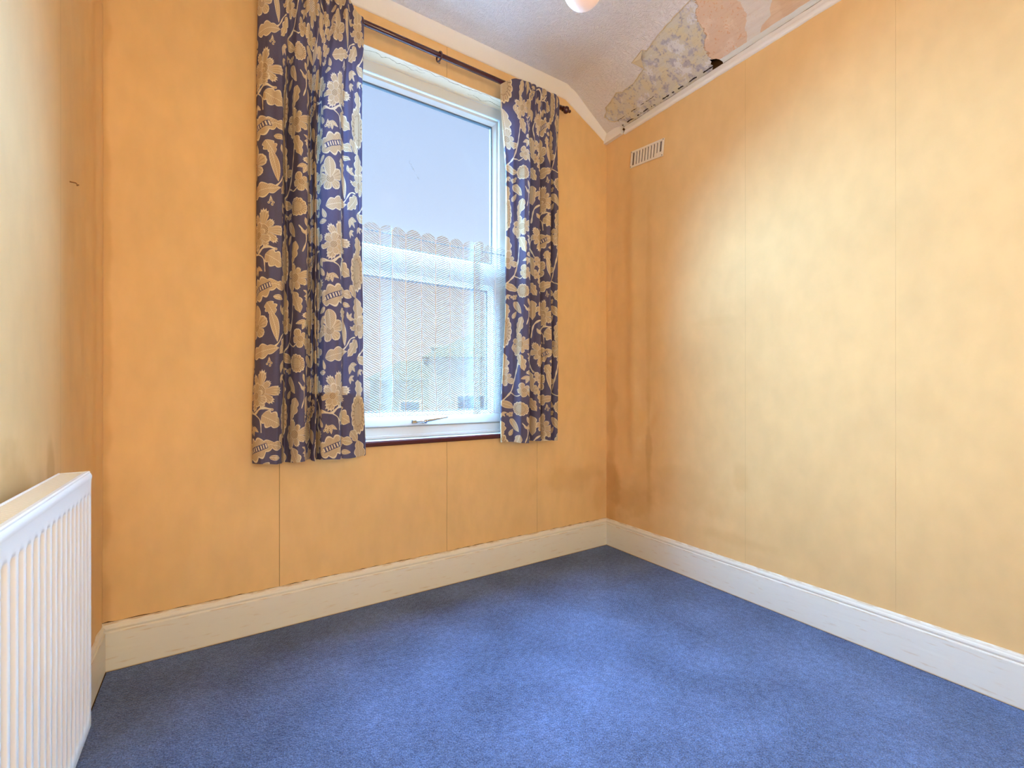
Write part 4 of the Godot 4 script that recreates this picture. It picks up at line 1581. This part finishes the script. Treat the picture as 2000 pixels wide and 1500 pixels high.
# ------------------------------------------------------------------ air vent
func build_vent() -> void:
	# on the right wall: z from 0.211 to 0.458, slightly tilted, as in the corner
	var o := thing("air_vent", "cream plastic slotted air vent high on the right wall near the corner", "vent", Vector3(-0.0012, 2.387, 0.3345))
	o.rotation_degrees.x = 6.5
	var hw := 0.1235; var hh := 0.049
	# face plate with ten slots, as bars between two rails
	var st := begin()
	var x0 := -0.008
	bx(st, Vector3(x0, hh - 0.012, -hw), Vector3(0, hh, hw), 0.002)
	bx(st, Vector3(x0, -hh, -hw), Vector3(0, -hh + 0.012, hw), 0.002)
	bx(st, Vector3(x0, -hh + 0.010, -hw), Vector3(0, hh - 0.010, -hw + 0.014), 0.002)
	bx(st, Vector3(x0, -hh + 0.010, hw - 0.014), Vector3(0, hh - 0.010, hw), 0.002)
	finish(st, "face_frame", M["vent_plastic"], o)
	var span := 2 * hw - 0.028
	for k in 9:
		var zc := -hw + 0.014 + span * (k + 1) / 10.0
		st = begin()
		bx(st, Vector3(x0 + 0.001, -hh + 0.010, zc - 0.0065), Vector3(0, hh - 0.010, zc + 0.0065), 0.0015)
		finish(st, "slat", M["vent_plastic"], o)
	st = begin()
	bx(st, Vector3(-0.0015, -hh + 0.006, -hw + 0.006), Vector3(-0.0002, hh - 0.006, hw - 0.006))
	finish(st, "dark_backing", M["vent_dark"], o)
	# one side of the slots is partly painted shut
	st = begin()
	bx(st, Vector3(-0.004, -hh + 0.010, hw - 0.058), Vector3(-0.001, -hh + 0.030, hw - 0.012), 0.001)
	finish(st, "paint_clog", M["vent_plastic"], o)
	for a in [-1, 1]:
		for b in [-1, 1]:
			st = begin()
			lathe(st, Vector3(x0 + 0.001, a * (hh - 0.006), b * (hw - 0.006)), Vector3(-1, 0, 0), [Vector2(0, 0.0032), Vector2(0.0015, 0.0028), Vector2(0.002, 0.0)], 10)
			finish(st, "screw", M["dark_metal"], o)

# ------------------------------------------------------------------ pendant lamp
func build_lamp() -> void:
	var at := Vector3(-1.049, 2.413, 0.947)
	var r := 0.070
	var o := thing("pendant_lamp", "pale pink glass globe pendant lamp hanging under the ceiling", "lamp", Vector3(at.x, 2.825, at.z))
	var c := Vector3(0, at.y - 2.825, 0)
	var st := begin()
	var prof := []
	for k in 25:
		var t := lerpf(0.12, PI, k / 24.0)
		prof.append(Vector2(-cos(t) * r, sin(t) * r))
	lathe(st, c, Vector3.DOWN, prof, 36)
	finish(st, "globe_shade", M["opal"], o)
	st = begin()
	lathe(st, c + Vector3(0, r - 0.004, 0), Vector3.UP, [Vector2(0, 0.0), Vector2(0.0, 0.022), Vector2(0.03, 0.020), Vector2(0.045, 0.012), Vector2(0.05, 0.004)], 20)
	finish(st, "lamp_holder", M["cord"], o)
	st = begin()
	tube(st, [c + Vector3(0, r + 0.04, 0), Vector3(0, -0.02, 0)], 0.0035, 8)
	finish(st, "flex", M["cord"], o)
	st = begin()
	lathe(st, Vector3(0, -0.026, 0), Vector3.UP, [Vector2(0, 0.0), Vector2(0.0, 0.030), Vector2(0.012, 0.042), Vector2(0.026, 0.045)], 24)
	finish(st, "ceiling_rose", M["cord"], o)
	var li := OmniLight3D.new()
	li.name = "lamp_light"
	li.position = c
	li.light_color = Color(1.0, 0.86, 0.72)
	li.light_energy = 0.06
	li.light_size = r * 0.8
	li.omni_range = 8.0
	li.omni_attenuation = 2.0
	li.shadow_enabled = true
	o.add_child(li)

# ------------------------------------------------------------------ small things
func build_small_things() -> void:
	# bent nail in the left wall
	var o := thing("wall_nail", "small bent nail sticking out of the left wall above the radiator", "nail", Vector3(-W + 0.005, 1.575, 0.43))
	var st := begin()
	tube(st, [Vector3(-0.004, 0, 0), Vector3(0.014, -0.001, 0), Vector3(0.018, -0.006, 0.001)], 0.0018, 8)
	lathe(st, Vector3(0.018, -0.006, 0.001), Vector3(0.6, -0.8, 0), [Vector2(0, 0.0), Vector2(0.0, 0.0035), Vector2(0.001, 0.0035), Vector2(0.0012, 0.0)], 10)
	finish(st, "shank", M["nail_brass"], o)
